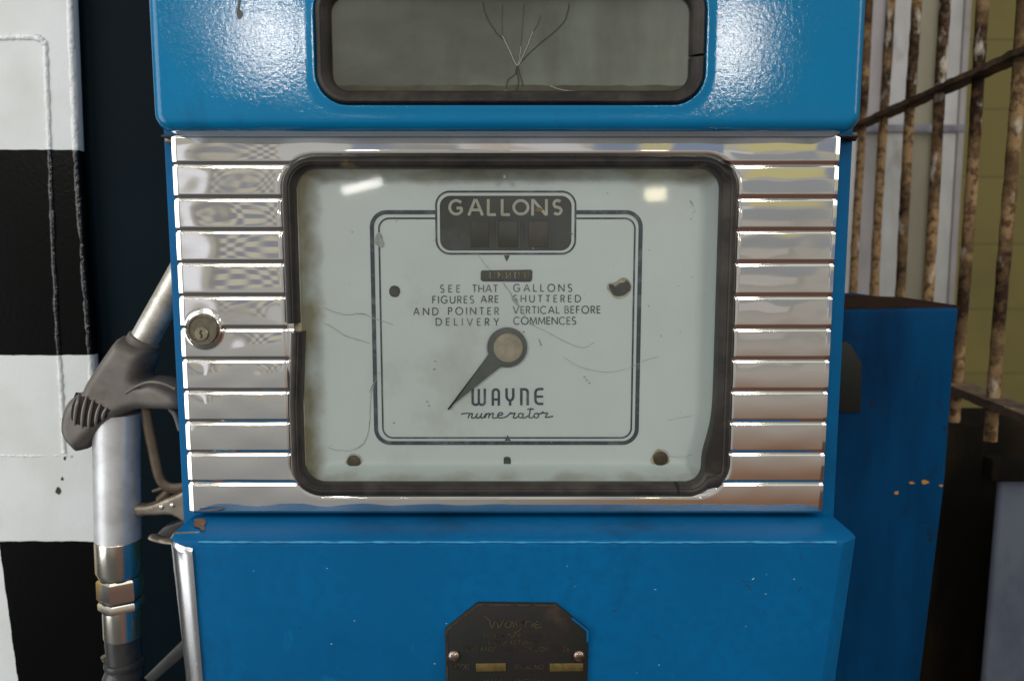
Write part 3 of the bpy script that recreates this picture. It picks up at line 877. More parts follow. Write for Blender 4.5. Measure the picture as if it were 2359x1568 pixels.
def bl_(off, y, r=.004): return [(p[0], y, p[1]) for p in rr(bx0 - off, bx1 + off, U(1167, 1330, .012).z - off, U(1167, 250, .012).z + off, r, 8, 16)]
def ol_(off, y): return [(p[0], y, p[1]) for p in rr(gx0 - off, gx1 + off, gz0 - off, gz1 + off, gr + off, 8, 16)]
loft('pump_body', [bl_(0, .26), bl_(0, .0155), bl_(-.0010, .0130), bl_(-.0032, .0122), ol_(-.0012, .0122), ol_(-.0012, .04)], M['blue_body'], pump, caps=(True, False), auto=32)

# lock
lp = U(467, 759, -.006)
lk = lathe('lock', (lp.x, .004, lp.z), (0, -1, 0), [(0, .0105), (.0105, .0105), (.0115, .0100), (.0115, .0088), (.0108, .0085), (.0108, 0)], M['lock'], pump)
kp = U(464, 769, -.0075)
kpl = lathe('key_plug', (kp.x, -.0065, kp.z), (0, -1, 0), [(0, .0046), (.0012, .0046), (.0016, .0042), (.0016, 0)], M['lock_plug'], lk)
kh = Ink(-.0083)
kh.stroke([(kp.x + .0004, kp.z + .0026), (kp.x - .0004, kp.z + .0006), (kp.x + .0006, kp.z - .0009), (kp.x, kp.z - .0028)], .0013)
kh.build('keyhole', M['dark'], lk)

# ---- gasket round the dial, cut once on the left side
gapz = (U(670, 748, GY).z, U(670, 765, GY).z)
w_ = 26 * PX(GY)
def gshift(p):
    x, y, z = p
    if x < gx0 + .03 and z < gapz[1] + .0002:
        s = max(0, 1 - (gapz[1] - z) / .05)
        x += .0032 * s
    # the loose inner lip bulges in at the lower right
    if x > gx1 - .03:
        s = math.exp(-((z - (gz0 + .022)) / .022) ** 2)
        if x < gx1 - w_ * .8: x -= .0026 + .0066 * s
    return (x, y, z)
gz = frame_sweep('dial_gasket', gx0, gx1, gz0, gz1, gr,
    [(0, .006), (.0004, -.0050), (-.0010, -.0074), (-.0026, -.0080), (-w_ * .50, -.0079), (-w_ * .60, -.0072), (-w_ * .68, -.0074), (-w_ * .90, -.0058), (-w_, -.0010), (-w_ * .98, .004), (-w_ * .5, .007)],
    M['rubber'], pump, skip=lambda x, z: x < gx0 + .002 and gapz[1] < z < gapz[0], shift=gshift, n=14, m=60)

# ---- dial plate: a shallow enamelled dish
DY = .020
def dial():
    a0, a1, c0, c1 = gx0 + .002, gx1 - .002, gz0 + .002, gz1 - .002
    n, m = 110, 90
    V, Fc = [], []
    for i in range(m + 1):
        for j in range(n + 1):
            u = .5 - .5 * math.cos(math.pi * j / n); v = .5 - .5 * math.cos(math.pi * i / m)
            x = a0 + (a1 - a0) * u; z = c0 + (c1 - c0) * v
            ex_ = 1 - min(max((min(x - a0, a1 - x) - .005) / .015, 0), 1)
            ez_ = 1 - min(max((min(z - c0, c1 - z) - .005) / .009, 0), 1)
            V.append((x, DY - .018 * min(1, math.hypot(ex_ ** 1.9, ez_ ** 1.8)), z))
    for i in range(m):
        for j in range(n):
            k = i * (n + 1) + j
            Fc.append([k, k + 1, k + n + 2, k + n + 1])
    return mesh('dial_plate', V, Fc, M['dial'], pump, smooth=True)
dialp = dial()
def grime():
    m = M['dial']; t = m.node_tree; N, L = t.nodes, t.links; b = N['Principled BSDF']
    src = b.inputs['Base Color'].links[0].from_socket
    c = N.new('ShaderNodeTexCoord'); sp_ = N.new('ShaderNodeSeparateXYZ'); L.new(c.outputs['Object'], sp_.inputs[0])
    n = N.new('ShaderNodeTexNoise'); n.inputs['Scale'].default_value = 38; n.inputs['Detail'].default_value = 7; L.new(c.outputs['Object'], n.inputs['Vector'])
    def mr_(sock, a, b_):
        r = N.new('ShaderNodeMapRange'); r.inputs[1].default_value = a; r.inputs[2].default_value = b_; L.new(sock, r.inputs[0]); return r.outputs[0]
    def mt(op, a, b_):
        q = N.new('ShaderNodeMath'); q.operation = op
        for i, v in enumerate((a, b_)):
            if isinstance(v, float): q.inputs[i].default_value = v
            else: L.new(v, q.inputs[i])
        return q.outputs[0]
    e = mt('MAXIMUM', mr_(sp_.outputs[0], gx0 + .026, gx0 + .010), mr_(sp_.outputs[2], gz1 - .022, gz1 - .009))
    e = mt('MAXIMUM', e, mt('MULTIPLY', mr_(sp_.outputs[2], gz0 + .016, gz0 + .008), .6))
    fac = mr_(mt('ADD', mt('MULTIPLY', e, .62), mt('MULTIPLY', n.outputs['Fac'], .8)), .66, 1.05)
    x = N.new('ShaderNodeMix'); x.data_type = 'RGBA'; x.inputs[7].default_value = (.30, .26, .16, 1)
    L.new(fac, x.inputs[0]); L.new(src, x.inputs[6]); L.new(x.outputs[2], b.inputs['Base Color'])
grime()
IY = DY - .0004

def rrpx(x0, x1, y0, y1, r, Y):
    a, b = U(x0, (y0 + y1) / 2, Y).x, U(x1, (y0 + y1) / 2, Y).x
    c, d = U(1167, y1, Y).z, U(1167, y0, Y).z
    return rr(a, b, c, d, r * PX(Y), 10, 1)
def opening(L, xa, xb, zmin):      # the loop without its top stretch between xa and xb
    n = len(L)
    st = [i for i in range(n) if not (xa < L[i][0] < xb and L[i][1] > zmin)]
    return L
# double border line, interrupted by the counter panel
ink = Ink(IY)
def border(x0, x1, y0, y1, r, w):
    Y = IY
    a, b = U(x0, 756, Y).x, U(x1, 756, Y).x
    c, d = U(1167, y1, Y).z, U(1167, y0, Y).z
    r = r * PX(Y)
    gl_, gr_ = U(1006, y0, Y).x, U(1325, y0, Y).x
    P = [(gl_, d), ((gl_ + a + r) / 2, d)] + arc(a + r, d - r, r, r, 90, 180, 10) + [(a, (c + d) / 2)] + arc(a + r, c + r, r, r, 180, 270, 10) + [((a + b) / 2, c)] \
        + arc(b - r, c + r, r, r, 270, 360, 10) + [(b, (c + d) / 2)] + arc(b - r, d - r, r, r, 0, 90, 10) + [((gr_ + b - r) / 2, d), (gr_, d)]
    ink.stroke(P, w * PX(Y))
bd = ink
border(862, 1472, 489, 1020, 34, 9.5)
border(878, 1459, 503, 1008, 24, 4)
ink.stroke(rrpx(1005.5, 1326, 441.5, 584.5, 31, IY), 4.5 * PX(IY), True)
ink.fill([XZ(1161, 588, IY), XZ(1168, 603, IY), XZ(1175, 588, IY)])
ink.fill([XZ(1163, 1015, IY), XZ(1170, 1001, IY), XZ(1177, 1015, IY)])
ink.build('dial_border', M['ink'], dialp)
ink = Ink(IY)
# Wayne, in rounded inline capitals (measured in a 7.863x enlargement)
cw = lambda a, b: ((1100 + a / 7.863) / 1.0598, (900 + b / 7.863) / 1.0598)
def curl(P, w): ink.px([cw(a, b) for a, b in P], w / 7.863 / 1.0598)
ww = 50
curl([(429, 375), (429, 640)] + arc(488, 640, 59, -50, 180, 360, 10)[1:-1] + [(547, 640), (547, 385)], ww)
curl([(547, 640)] + arc(604, 640, 57, -50, 180, 360, 10)[1:-1] + [(661, 640), (661, 380)], ww)
curl([(815, 706), (815, 460)] + arc(873, 450, 58, -56, 180, 0, 10) + [(931, 460), (931, 706)], ww)
curl([(830, 588), (920, 588)], 46)
curl([(1080, 370), (1080, 540), (1100, 585), (1145, 615), (1190, 585), (1208, 540), (1208, 370)], ww)
curl([(1148, 600), (1148, 705)], ww)
curl([(1363, 700), (1363, 392), (1430, 392)] + arc(1430, 450, 55, -58, 90, 0, 8) + [(1485, 700)], ww)
curl([(1785, 387), (1700, 387), (1655, 405), (1634, 450), (1634, 610), (1655, 655), (1700, 671), (1785, 671)], ww)
curl([(1650, 533), (1785, 533)], 46)
ink.build('wordmark', M['ink'], dialp)
ink = Ink(IY)
# numerator, in connected script
for P in [[(205, 868), (290, 855), (375, 858), (355, 905), (340, 950)],
          [(345, 915), (385, 865), (425, 860), (408, 925), (425, 945), (470, 935), (500, 900), (520, 850)],
          [(520, 850), (500, 915), (515, 942), (550, 938), (585, 900), (605, 850)],
          [(605, 850), (585, 915), (600, 942), (640, 930), (672, 880), (690, 852)],
          [(690, 850), (680, 900), (668, 945)], [(678, 900), (715, 860), (750, 858), (742, 900), (735, 945)],
          [(745, 900), (785, 860), (825, 858), (810, 925), (830, 945), (890, 938), (930, 915)],
          [(915, 895), (990, 882), (1002, 855), (965, 838), (920, 865), (908, 905), (935, 938), (1000, 938), (1080, 915), (1135, 865), (1165, 835)],
          [(1165, 835), (1175, 860), (1240, 850), (1210, 920), (1225, 945), (1270, 935), (1310, 905)],
          [(1405, 850), (1385, 925), (1400, 942), (1450, 930), (1500, 895)],
          [(1545, 745), (1528, 830), (1510, 915), (1525, 940), (1570, 935), (1610, 905)], [(1475, 775), (1540, 772), (1605, 772)],
          [(1650, 850), (1720, 862), (1760, 845)],
          [(1760, 845), (1775, 825), (1790, 850), (1865, 850), (1825, 920), (1850, 930), (1975, 910)]]:
    c = catmull([(a, b, 0) for a, b in P], 5)
    curl([(v.x, v.y) for v in c], 27)
for cx in (1352, 1650): curl(arc(cx, 897, 44, 44, 0, 360, 18), 26)
ink.build('script_lettering', M['ink'], dialp)

# instruction lettering (measured in a 3.37x enlargement)
txt = Ink(IY)
c2x = lambda a: (880 + a / 3.37) / 1.0598
c2y = lambda b: (400 + b / 3.37) / 1.0598
for (t_, a, b, y0, y1) in [('SEE', 655, 825, 997, 1057), ('THAT', 920, 1135, 995, 1055), ('GALLONS', 1258, 1745, 990, 1050),
                           ('FIGURES', 592, 938, 1087, 1146), ('ARE', 990, 1140, 1083, 1141), ('SHUTTERED', 1258, 1818, 1079, 1137),
                           ('AND', 435, 645, 1184, 1243), ('POINTER', 722, 1143, 1180, 1240), ('VERTICAL', 1255, 1645, 1171, 1231), ('BEFORE', 1680, 1980, 1169, 1229),
                           ('DELIVERY', 620, 1145, 1269, 1329), ('COMMENCES', 1258, 1778, 1260, 1320)]:
    txt.word(t_, c2x(a), c2x(b), c2y(y0), c2y(y1), 2.5)
txt.build('dial_instructions', M['ink_faded'], dialp)

# gallons panel with its three number windows
gp = Ink(IY - .0001)
gp.fill(rrpx(1014, 1317, 451, 577, 24, IY))
gpo = gp.build('gallons_panel', M['ink_dark'], dialp)
gt = Ink(IY - .0004)
c3x = lambda a: (1040 + a / 5.8975) / 1.0598
c3y = lambda b: (440 + b / 5.8975) / 1.0598
for ch, a, b in [('G', 325, 545), ('A', 597, 838), ('L', 880, 1030), ('L', 1080, 1232), ('O', 1247, 1492), ('N', 1518, 1757), ('S', 1818, 1972)]:
    ins = 3.2 if ch in 'GOS' else 0
    gt.glyph(ch, c3x(a), c3x(b), c3y(272) + ins, c3y(508) - ins, 6.4)
gt.build('gallons_lettering', M['cream'], dialp)
M['drum_a'] = pm('dark_number_shutter', (.022, .022, .018), .5, col2=(.036, .034, .026), nscale=60)
M['drum_b'] = pm('olive_number_shutter', (.030, .030, .012), .5, col2=(.040, .04, .03), nscale=60)
M['drum_c'] = pm('brown_number_shutter', (.060, .045, .026), .5, col2=(.04, .035, .028), nscale=60)
for (a, b, mt) in [(1085, 1127, 'drum_a'), (1149, 1193, 'drum_b'), (1218, 1263, 'drum_c')]:
    pprism('number_shutter', [(a, 510), (b, 510), (b, 569), (a, 569)], IY - .0007, IY, M[mt], dialp, .0002)
fr = Ink(IY - .0005)
for (a, b) in [(1081, 1131), (1145, 1197), (1214, 1267)]:
    fr.px([(a, 506), (a, 572)], 1.6); fr.px([(b, 506), (b, 572)], 1.4)
fr.build('shutter_edges', M['pointer'], dialp)
ch = Ink(IY - .0006); ch.fill([XZ(*p, IY) for p in [(1232, 483), (1242, 477), (1252, 483), (1246, 488), (1236, 488)]]); ch.build('brown_chip', M['brass'], dialp)
# totaliser
tz = pprism('totaliser', [(1110, 623), (1224, 621), (1227, 625), (1226, 645), (1222, 649), (1112, 648), (1108, 644), (1108, 627)], IY - .0006, IY, M['ink_dark'], dialp, .0002)
for d_, a, mt in [('8', 1128, 1), ('2', 1147, 1), ('5', 1165, 1), ('6', 1185, 1), ('1', 1207, 0)]:
    w = Ink(IY - .0010)
    w.fill([XZ(*p, IY) for p in [(a, 626), (a + 12, 626), (a + 12, 641), (a, 641)]])
    w.build('counter_wheel', M['brass'] if mt == 0 else M['counter'] if 'counter' in M else M.setdefault('counter', pm('yellowed_counter_wheel', (.25, .21, .12), .6, col2=(.10, .08, .05), nscale=240)), tz)
    g = Ink(IY - .0013); g.glyph(d_, a + 3, a + 11, 627, 640, 2.2); g.build('counter_digit', M['dark'], tz)

# pointer
pv = IY - .003
hc = (1169, 800)
ang = math.atan2(942 - 800, 1033 - 1169)
ux, uy = math.cos(ang), math.sin(ang); nx, ny = -uy, ux
ring = []
for k in range(41):
    t = ang + R(26) + (2 * math.pi - R(52)) * k / 40
    ring.append((hc[0] + 46 * math.cos(t), hc[1] + 46 * math.sin(t)))
tip = [(1033 - nx * .0, 942)]
sh = [(hc[0] + 50 * ux + nx * s * 19, hc[1] + 50 * uy + ny * s * 19) for s in (-1, 1)]
pp = ring + [sh[0], (1035, 939), (1033, 942), (1036, 942), sh[1]]
ptr = pprism('pointer', pp, pv, pv + .0012, M['pointer'], dialp, .0003)
h0 = U(1171, 801, pv - .001)
hub = lathe('pointer_hub', (h0.x, pv, h0.z), (0, -1, 0), [(-.002, .0102), (.0006, .0102), (.0013, .0092), (.0015, .003), (.0010, .0022), (.0010, 0)], M['hub'], ptr)
lathe('spindle', (h0.x, IY + .001, h0.z), (0, -1, 0), [(0, .004), (.0032, .004)], M['screw'], ptr)

# screws, holes, spots, threads of dust
for (cx, cy, r_) in [(816, 1063, 16), (1522, 1056, 17.5)]:
    p = U(cx, cy, IY)
    lathe('screw', (p.x, IY + .0005, p.z), (0, -1, 0), [(0, r_ * PX(IY)), (.0010, r_ * PX(IY)), (.0016, r_ * PX(IY) * .8), (.0017, 0)], M['screw'], dialp)
    hl = Ink(IY - .00008); hl.fill([(p.x + r_ * 1.25 * PX(IY) * random.uniform(.9, 1.15) * math.cos(k * .3), p.z + r_ * 1.25 * PX(IY) * random.uniform(.9, 1.15) * math.sin(k * .3)) for k in range(21)])
    hl.build('rust_ring', M['rusthalo'], dialp)
def blob(name, pts, mat, Y): 
    b = Ink(Y); b.fill([XZ(*p, Y) for p in smooth_closed(pts, 4)]); return b.build(name, mat, dialp)
blob('missing_screw_hole', [(897, 668), (903, 659), (913, 658), (921, 664), (922, 674), (917, 683), (907, 684), (899, 679)], M['spot'], IY)
blob('rust_ring', [(1402, 652), (1416, 650), (1432, 640), (1446, 642), (1455, 655), (1453, 672), (1440, 685), (1420, 688), (1407, 675), (1399, 664)], M['rusthalo'], IY)
blob('rusted_hole', [(1403, 656), (1412, 655), (1418, 660), (1428, 652), (1438, 650), (1444, 645), (1452, 655), (1453, 666), (1444, 676), (1432, 682), (1417, 681), (1408, 671)], M['spot'], IY - .0002)
blob('slot_hole', [(1161, 1056), (1164, 1052), (1173, 1052), (1177, 1057), (1177, 1069), (1173, 1074), (1165, 1074), (1161, 1069)], M['spot'], IY)
blob('dirt_smudge', [(866, 545), (872, 535), (878, 538), (882, 550), (886, 566), (878, 570), (870, 566), (864, 560)], M['web'], IY - .0003)
blob('dirt_smudge', [(734, 545), (738, 541), (743, 544), (742, 550), (736, 550)], M['web'], IY)
th = Ink(IY - .0003)
def thread(P, w=1.3, wob=2.2):
    c = catmull([(a, b, 0) for a, b in P], 9)
    q = [(v.x + random.uniform(-wob, wob) * .4, v.y + random.uniform(-wob, wob) * .4) for v in c]
    t = Ink(IY - .0003)
    t.px(q, w * random.uniform(.75, 1.2))
    t.build('dust_thread', M['web'], dialp)
thread([(700, 698), (735, 705), (770, 718), (800, 726), (830, 722), (868, 735), (905, 748)], 1.7)
thread([(742, 742), (765, 752), (790, 770), (822, 782), (852, 790)], 1.7)
thread([(1100, 584), (1115, 605), (1132, 624)], 1.0, 1)
thread([(1160, 652), (1172, 668), (1186, 690), (1202, 712), (1215, 735), (1232, 750)], 1.8)
blob('dirt_smudge', [(1180, 688), (1186, 684), (1193, 693), (1196, 704), (1190, 702)], M['web'], IY - .0004)
thread([(1225, 748), (1262, 765), (1300, 785), (1342, 801), (1370, 788)], 1.1)
thread([(1300, 822), (1330, 842), (1362, 852), (1400, 857), (1440, 850), (1475, 836)], 1.1)
thread([(1480, 833), (1500, 826), (1520, 822)], 1.0)
thread([(868, 870), (858, 900), (854, 930), (852, 975), (846, 1005), (834, 1025), (803, 1038), (760, 1032), (722, 1008), (703, 975)], 1.5)
thread([(852, 905), (862, 878)], 2.4); thread([(898, 1078), (885, 1088), (868, 1095)], 2); thread([(820, 1082), (850, 1090), (868, 1088)], 1.4)
thread([(785, 1068), (800, 1074)], 1.6); thread([(1540, 1050), (1570, 1052), (1600, 1046)], 1.1); thread([(1540, 968), (1590, 958), (1620, 950)], 1.0)
thread([(1242, 781), (1248, 796)], 2.4, .5); thread([(1365, 420), (1378, 412), (1380, 402)], 2.0, .6); thread([(1590, 462), (1598, 475)], 2.2); thread([(1597, 492), (1603, 484)], 1.6)
thread([(1640, 1010), (1645, 1024)], 1.6, .5); thread([(1195, 1092), (1192, 1104)], 2, .5); thread([(1210, 1088), (1211, 1104)], 1.6, .5)
for _ in range(46):
    x, y = random.uniform(705, 1640), random.uniform(410, 1090)
    r_ = random.choice([.8, 1, 1, 1.4, 1.8])
    th.px([(x - r_, y), (x + r_, y + random.uniform(-1, 1))], r_ * 1.5)
for cx, cy in [(1352, 875), (1358, 882), (1347, 868), (1003, 832), (1001, 850), (985, 925), (989, 934), (908, 974)]:
    th.px([(cx - 2.4, cy - 1), (cx + 2.4, cy + 1)], 4)
th.build('dust_specks', M['web'], dialp)['kind'] = 'stuff'
box('white_clip', U(1160, 408, .006).x, U(1166, 408, .006).x, .004, .010, U(1163, 413, .006).z, U(1163, 404, .006).z, M['cream'], dialp, .0004)

# glass over the dial
loft('dial_glass', [[(p[0], .0035, p[1]) for p in rr(gx0 + .004, gx1 - .004, gz0 + .004, gz1 - .004, gr - .004, 10, 4)],
                    [(p[0], .0060, p[1]) for p in rr(gx0 + .004, gx1 - .004, gz0 + .004, gz1 - .004, gr - .004, 10, 4)]], M['glass'], pump, caps=(True, False), auto=30)

# ---- head
HY = -.034
hx0, hx1 = U(341, 120, HY).x, U(1998, 120, HY).x
hz0, hz1 = U(1167, 299, HY).z, .42
wx0, wx1 = U(727, 130, HY).x, U(1625, 130, HY).x
wz0 = U(1167, 241, HY).z; wz1 = U(1167, -50, HY).z
wr = 70 * PX(HY)
Lp = []
def hl_(off, y, r): return [(p[0], y, p[1]) for p in rr(hx0 - off, hx1 + off, hz0 - off, hz1 + off, r, 12, 24)]
def wl_(off, y): return [(p[0], y, p[1]) for p in rr(wx0 - off, wx1 + off, wz0 - off, wz1 + off, wr + off, 12, 24)]
re_ = .0072
Lp.append(hl_(-.03, .27, .01)); Lp.append(hl_(0, .265, .009)); Lp.append(hl_(0, HY + re_, .009))
for k in range(1, 7):
    t = R(90 * k / 6)
    Lp.append(hl_(-re_ + re_ * math.cos(t), HY + re_ - re_ * math.sin(t), .009 - re_ + re_ * math.cos(t) + .0015))
Lp.append(wl_(.0078, HY)); Lp.append(wl_(.0036, HY - .0001)); Lp.append(wl_(.0020, HY - .0007)); Lp.append(wl_(.0006, HY - .0006)); Lp.append(wl_(-.0002, HY + .002)); Lp.append(wl_(-.0002, HY + .014))
head = loft('head_shell', Lp, M['blue_head'], pump, caps=(True, False), auto=35)
w2 = 33 * PX(HY)
frame_sweep('window_gasket', wx0, wx1, wz0, wz1, wr, [(-.0004, HY + .006), (-.0006, HY - .0006), (-.0018, HY - .0022), (-w2 * .4, HY - .0024), (-w2 * .5, HY - .0012), (-w2 * .8, HY + .0010), (-w2, HY + .0048), (-w2 * .9, HY + .009)],
            M['rubber'], pump, skip=lambda x, z: x > wx1 - .002 and U(1610, 131, HY).z < z < U(1610, 125, HY).z, n=14, m=90)
WY = HY + .006
wp = loft('head_window', [[(p[0], WY, p[1]) for p in rr(wx0 + .004, wx1 - .004, wz0 + .004, wz1 - .004, wr - .004, 10, 4)],
                          [(p[0], WY + .004, p[1]) for p in rr(wx0 + .004, wx1 - .004, wz0 + .004, wz1 - .004, wr - .004, 10, 4)]], M['window'], pump, caps=(True, True), auto=30)
ck, cd = Ink(WY - .0004), Ink(WY - .0003)
# measured in a 2.1445x enlargement of the window
cf = lambda a, b: ((700 + a / 2.1445) / 1.0598, (b / 2.1445) / 1.0598)
def crack(I, P, w):
    c = catmull([(*cf(a, b), 0) for a, b in P], 6)
    t = Ink(I.Y - random.random() * .0001); t.px([(v.x + random.uniform(-.9, .9), v.y) for v in c], w * .62)
    t.build('crack', M['crack'] if I is ck else M['crack_dark'], wp)
crack(ck, [(1130, 190), (1160, 250), (1190, 315), (1208, 345)], 3.2); crack(ck, [(1225, 245), (1222, 300), (1212, 340)], 2.2); crack(ck, [(1290, 165), (1262, 240), (1230, 310), (1212, 345)], 2.6)
crack(cd, [(1025, 10), (1050, 90), (1090, 160), (1130, 205)], 3.2); crack(cd, [(1130, 20), (1128, 110), (1130, 190)], 1.6); crack(cd, [(1245, 20), (1235, 150), (1226, 245)], 1.6)
crack(cd, [(1330, 80), (1315, 130), (1290, 165)], 1.8); crack(cd, [(1480, 20), (1460, 100), (1400, 170), (1330, 225), (1270, 280), (1220, 330)], 3.4)
crack(cd, [(1208, 345), (1195, 390), (1160, 420), (1145, 480)], 3.4); crack(cd, [(1210, 345), (1222, 390), (1240, 450)], 3.6); crack(cd, [(1205, 360), (1215, 430), (1200, 480)], 4)
crack(ck, [(1380, 450), (1430, 468), (1480, 476), (1545, 478)], 2.6); crack(ck, [(1150, 470), (1140, 488)], 3)
crack(ck, [(235, 330), (236, 400), (255, 455), (300, 490), (360, 498)], 1.8)
dl = Ink(WY - .0002)
top_ = [(770 + 22 * i, 197 + random.uniform(-1.5, 1.5)) for i in range(38)]
dl.fill([XZ(a, b, WY) for a, b in top_ + [(1606, 236), (770, 236)]])
dl.build('dirt_line', M['crack_dirt'], wp)
# hanging drip of old paint, upper left
blob2 = Ink(HY - .0006); blob2.fill([XZ(*p, HY) for p in smooth_closed([(550, -6), (556, 0), (553, 20), (560, 30), (556, 42), (549, 44), (546, 30), (549, 12)], 4)])
blob2.build('paint_chip', M['spot'], head)
# dark strip standing in for the shadow under the head
box('shadow_strip', U(378, 320, .004).x, U(1972, 320, .004).x, -.001, .012, U(1167, 316, -.001).z, hz0 + .0015, M['rubber'], pump, .001)
pk = U(1970, 316, .006)
lathe('bolt', (pk.x - .004, .010, pk.z), (1, 0, 0), [(0, .0022), (.006, .0022), (.0068, .0012)], M['rust_top'], pump)
pk = U(382, 322, .006)
lathe('bolt', (pk.x + .003, .010, pk.z), (-1, 0, 0), [(0, .0022), (.004, .0022), (.0048, .0012)], M['bracket'], pump)

# ---- lower cabinet
LY = -.036
zt_ = U(1167, 1194, -.001).z; zf_ = U(1167, 1247, LY).z; zbm = U(1167, 1568, LY).z
xl = [U(397, 1240, LY + .012).x, U(434, 1568, LY + .012).x]; xr = [U(1973, 1235, LY + .009).x, U(1926, 1568, LY + .009).x]
xs_ = [U(443, 1240, LY).x, U(470, 1568, LY).x]; xc = [U(1942, 1240, LY).x, U(1891, 1568, LY).x]
def at(pr, z):
    t = (zf_ - z) / (zf_ - zbm)
    t = min(max(t, -.2), 1.15)
    return pr[0] + (pr[1] - pr[0]) * t
def section(z, inset=0, push=0):
    a, b, c, d = at(xl, z), at(xs_, z), at(xc, z), at(xr, z)
    Y = LY + push
    q = [(a + inset, .26), (a + inset, Y + .0125)]
    for k in range(1, 6):      # rounded left corner that carries the bright strip
        t = R(90 * k / 6); q.append((b + inset * .6 - (b - a - inset * .4) * math.cos(t), Y + .0125 - .0125 * math.sin(t)))
    q += [(b + inset * .6, Y)]
    for k in range(1, 12): q.append((b + (c - b) * k / 12, Y))
    q += [(c - inset, Y), (c + .0012 - inset, Y + .0004), (d - .0012 - inset, Y + .0085), (d - inset, Y + .0098), (d - inset, .26)]
    return [(x, y, z) for x, y in q]
loops = [section(FLOOR), section(zbm - .15), section(zbm)] + [section(zf_ + (zbm - zf_) * t) for t in (.75, .5, .25, .04)]
loops += [section(zf_ - .0010, 0, 0), section(zf_, .0004, .0006), section(zf_ + .0012, .0012, .0024), section(zf_ + (zt_ - zf_) * .55, .005, .016), section(zt_, .0098, .0335), section(zt_, .0105, .05)]
loft('lower_cabinet', loops, M['blue_body'], pump, caps=(True, True), auto=32)
# bright corner strip
SL = []
for z in [zf_ - .0002 + .0022, zf_ - .0006, zf_ - .0030] + [zf_ + (zbm - zf_) * t for t in np.linspace(.08, 1, 12)] + [zbm - .2, FLOOR + .05]:
    a, b = at(xl, z) - .0006, at(xs_, z)
    q = []
    cut = .0026 if z > zf_ else 0
    for k in range(11):
        t = R(90 * k / 10)
        rr_ = 1.0 - (.12 if z > zf_ else 0)
        q.append((b - (b - a) * rr_ * math.cos(t), LY + .0125 - .0137 * rr_ * math.sin(t), z - .006 * (k / 10) if z > zf_ - .004 else z))
    q.append((b, LY + .013, z)); 
    SL.append(q)
loft('corner_strip', SL, M['chrome_worn'], pump, caps=(True, True), auto=40)
# worn corner of the ledge
zc0, zc1 = zt_ + (zf_ - zt_) * .2, zt_ + (zf_ - zt_) * .75
q = [(450, 1196), (473, 1194), (476, 1203), (471, 1212), (474, 1220), (468, 1224), (461, 1216), (452, 1214), (447, 1208)]
V = []
for a, b in q:
    # where the view ray meets the sloping ledge
    lo, hi = LY, 0.0
    for _ in range(30):
        mY = (lo + hi) / 2; p = U(a, b, mY)
        t = (mY - (LY + .0024)) / (.0335 - .0024); zl = zf_ + .0012 + (zt_ - zf_ - .0012) * t
        if p.z > zl: lo = mY
        else: hi = mY
    V.append((p.x, p.y - .0006, p.z + .0006))
mesh('worn_paint', V, [list(range(len(V)))], M['chip'], pump)

rs = random.Random(11)
sc = Ink(LY - .00012); sp_l = Ink(LY - .00014)
for _ in range(26):
    x, y = rs.uniform(520, 1860), rs.uniform(1275, 1560)
    if 1000 < x < 1380 and y > 1370: continue
    a = rs.uniform(-.7, 2.2); l = rs.choice([3, 4, 6, 9, 14])
    sc.px([(x, y), (x + l * math.cos(a) * .5 + 1, y + l * math.sin(a) * .5), (x + l * math.cos(a), y + l * math.sin(a))], rs.uniform(.8, 2.2))
sc.px([(1718, 1346), (1726, 1350), (1729, 1358)], 2.2); sc.px([(1845, 1350), (1840, 1362)], 2)
for _ in range(16):
    x, y = rs.uniform(500, 1880), rs.uniform(1262, 1560)
    sp_l.px([(x, y), (x + rs.uniform(1, 4), y + rs.uniform(-1, 1))], rs.uniform(1, 2))
sp_l.px([(1733, 1334), (1738, 1331)], 2.4)
M['scuff_dark'] = pm('dark_scuff', (.006, .03, .06), .6)
M['scuff_pale'] = pm('pale_fleck', (.28, .42, .52), .6)
M['edge_wear_highlight'] = pm('rubbed_edge_highlight', (.015, .20, .38), .35, col2=(.003, .12, .28), nscale=90, nlo=.42, nhi=.6)
sc.build('dark_scuffs', M['scuff_dark'], pump)['kind'] = 'stuff'
sp_l.build('pale_flecks', M['scuff_pale'], pump)['kind'] = 'stuff'
ed = [Vector((at(xs_, zf_) + (at(xc, zf_) - at(xs_, zf_)) * t, LY - .00005, zf_ - .0004 + rs.uniform(-.0002, .0002))) for t in np.linspace(.01, .99, 90)]  # lighter line: worn paint with the edge highlight put into its colour
tube('worn_edge_highlight', ed, [rs.uniform(.0004, .0010) for _ in ed], M['edge_wear_highlight'], pump, 8)

# nameplate
NY = LY - .0022
npl = pprism('nameplate', [(1100, 1388), (1281, 1390), (1357, 1451), (1352, 1640), (1275, 1700), (1105, 1700), (1030, 1640), (1025, 1449)], NY, LY + .001, M['plate'], pump, .0008)
rim = Ink(NY - .0002)
q = [(1103, 1392), (1279, 1394), (1353, 1453), (1348, 1638)]
rim.px([(1031, 1600), (1030, 1451), (1103, 1392)], 3); rim.px([(1103, 1392), (1279, 1394)], 3)
rim.build('worn_rim', M['plate_text'], npl)
rb = Ink(NY - .0003)
rb.px([(1318, 1423), (1336, 1437), (1354, 1452)], 5); rb.px([(1354, 1450), (1354, 1478)], 5); rb.build('blue_overspray', M['blue_body'], npl)
nt_ = Ink(NY - .0003)
nt_.word('TANK & PUMP CO. LTD', 1113, 1262, 1458, 1468, 1.7)
nt_.word('MANUFACTURERS', 1125, 1240, 1474, 1483, 1.6)
nt_.word('NEWLANDS PARK, LONDON S.E.26', 1066, 1312, 1489, 1499, 1.7)
nt_.word('MODEL', 1041, 1085, 1529, 1540, 1.9)
nt_.word('SERIAL NO', 1185, 1253, 1530, 1540, 1.8)
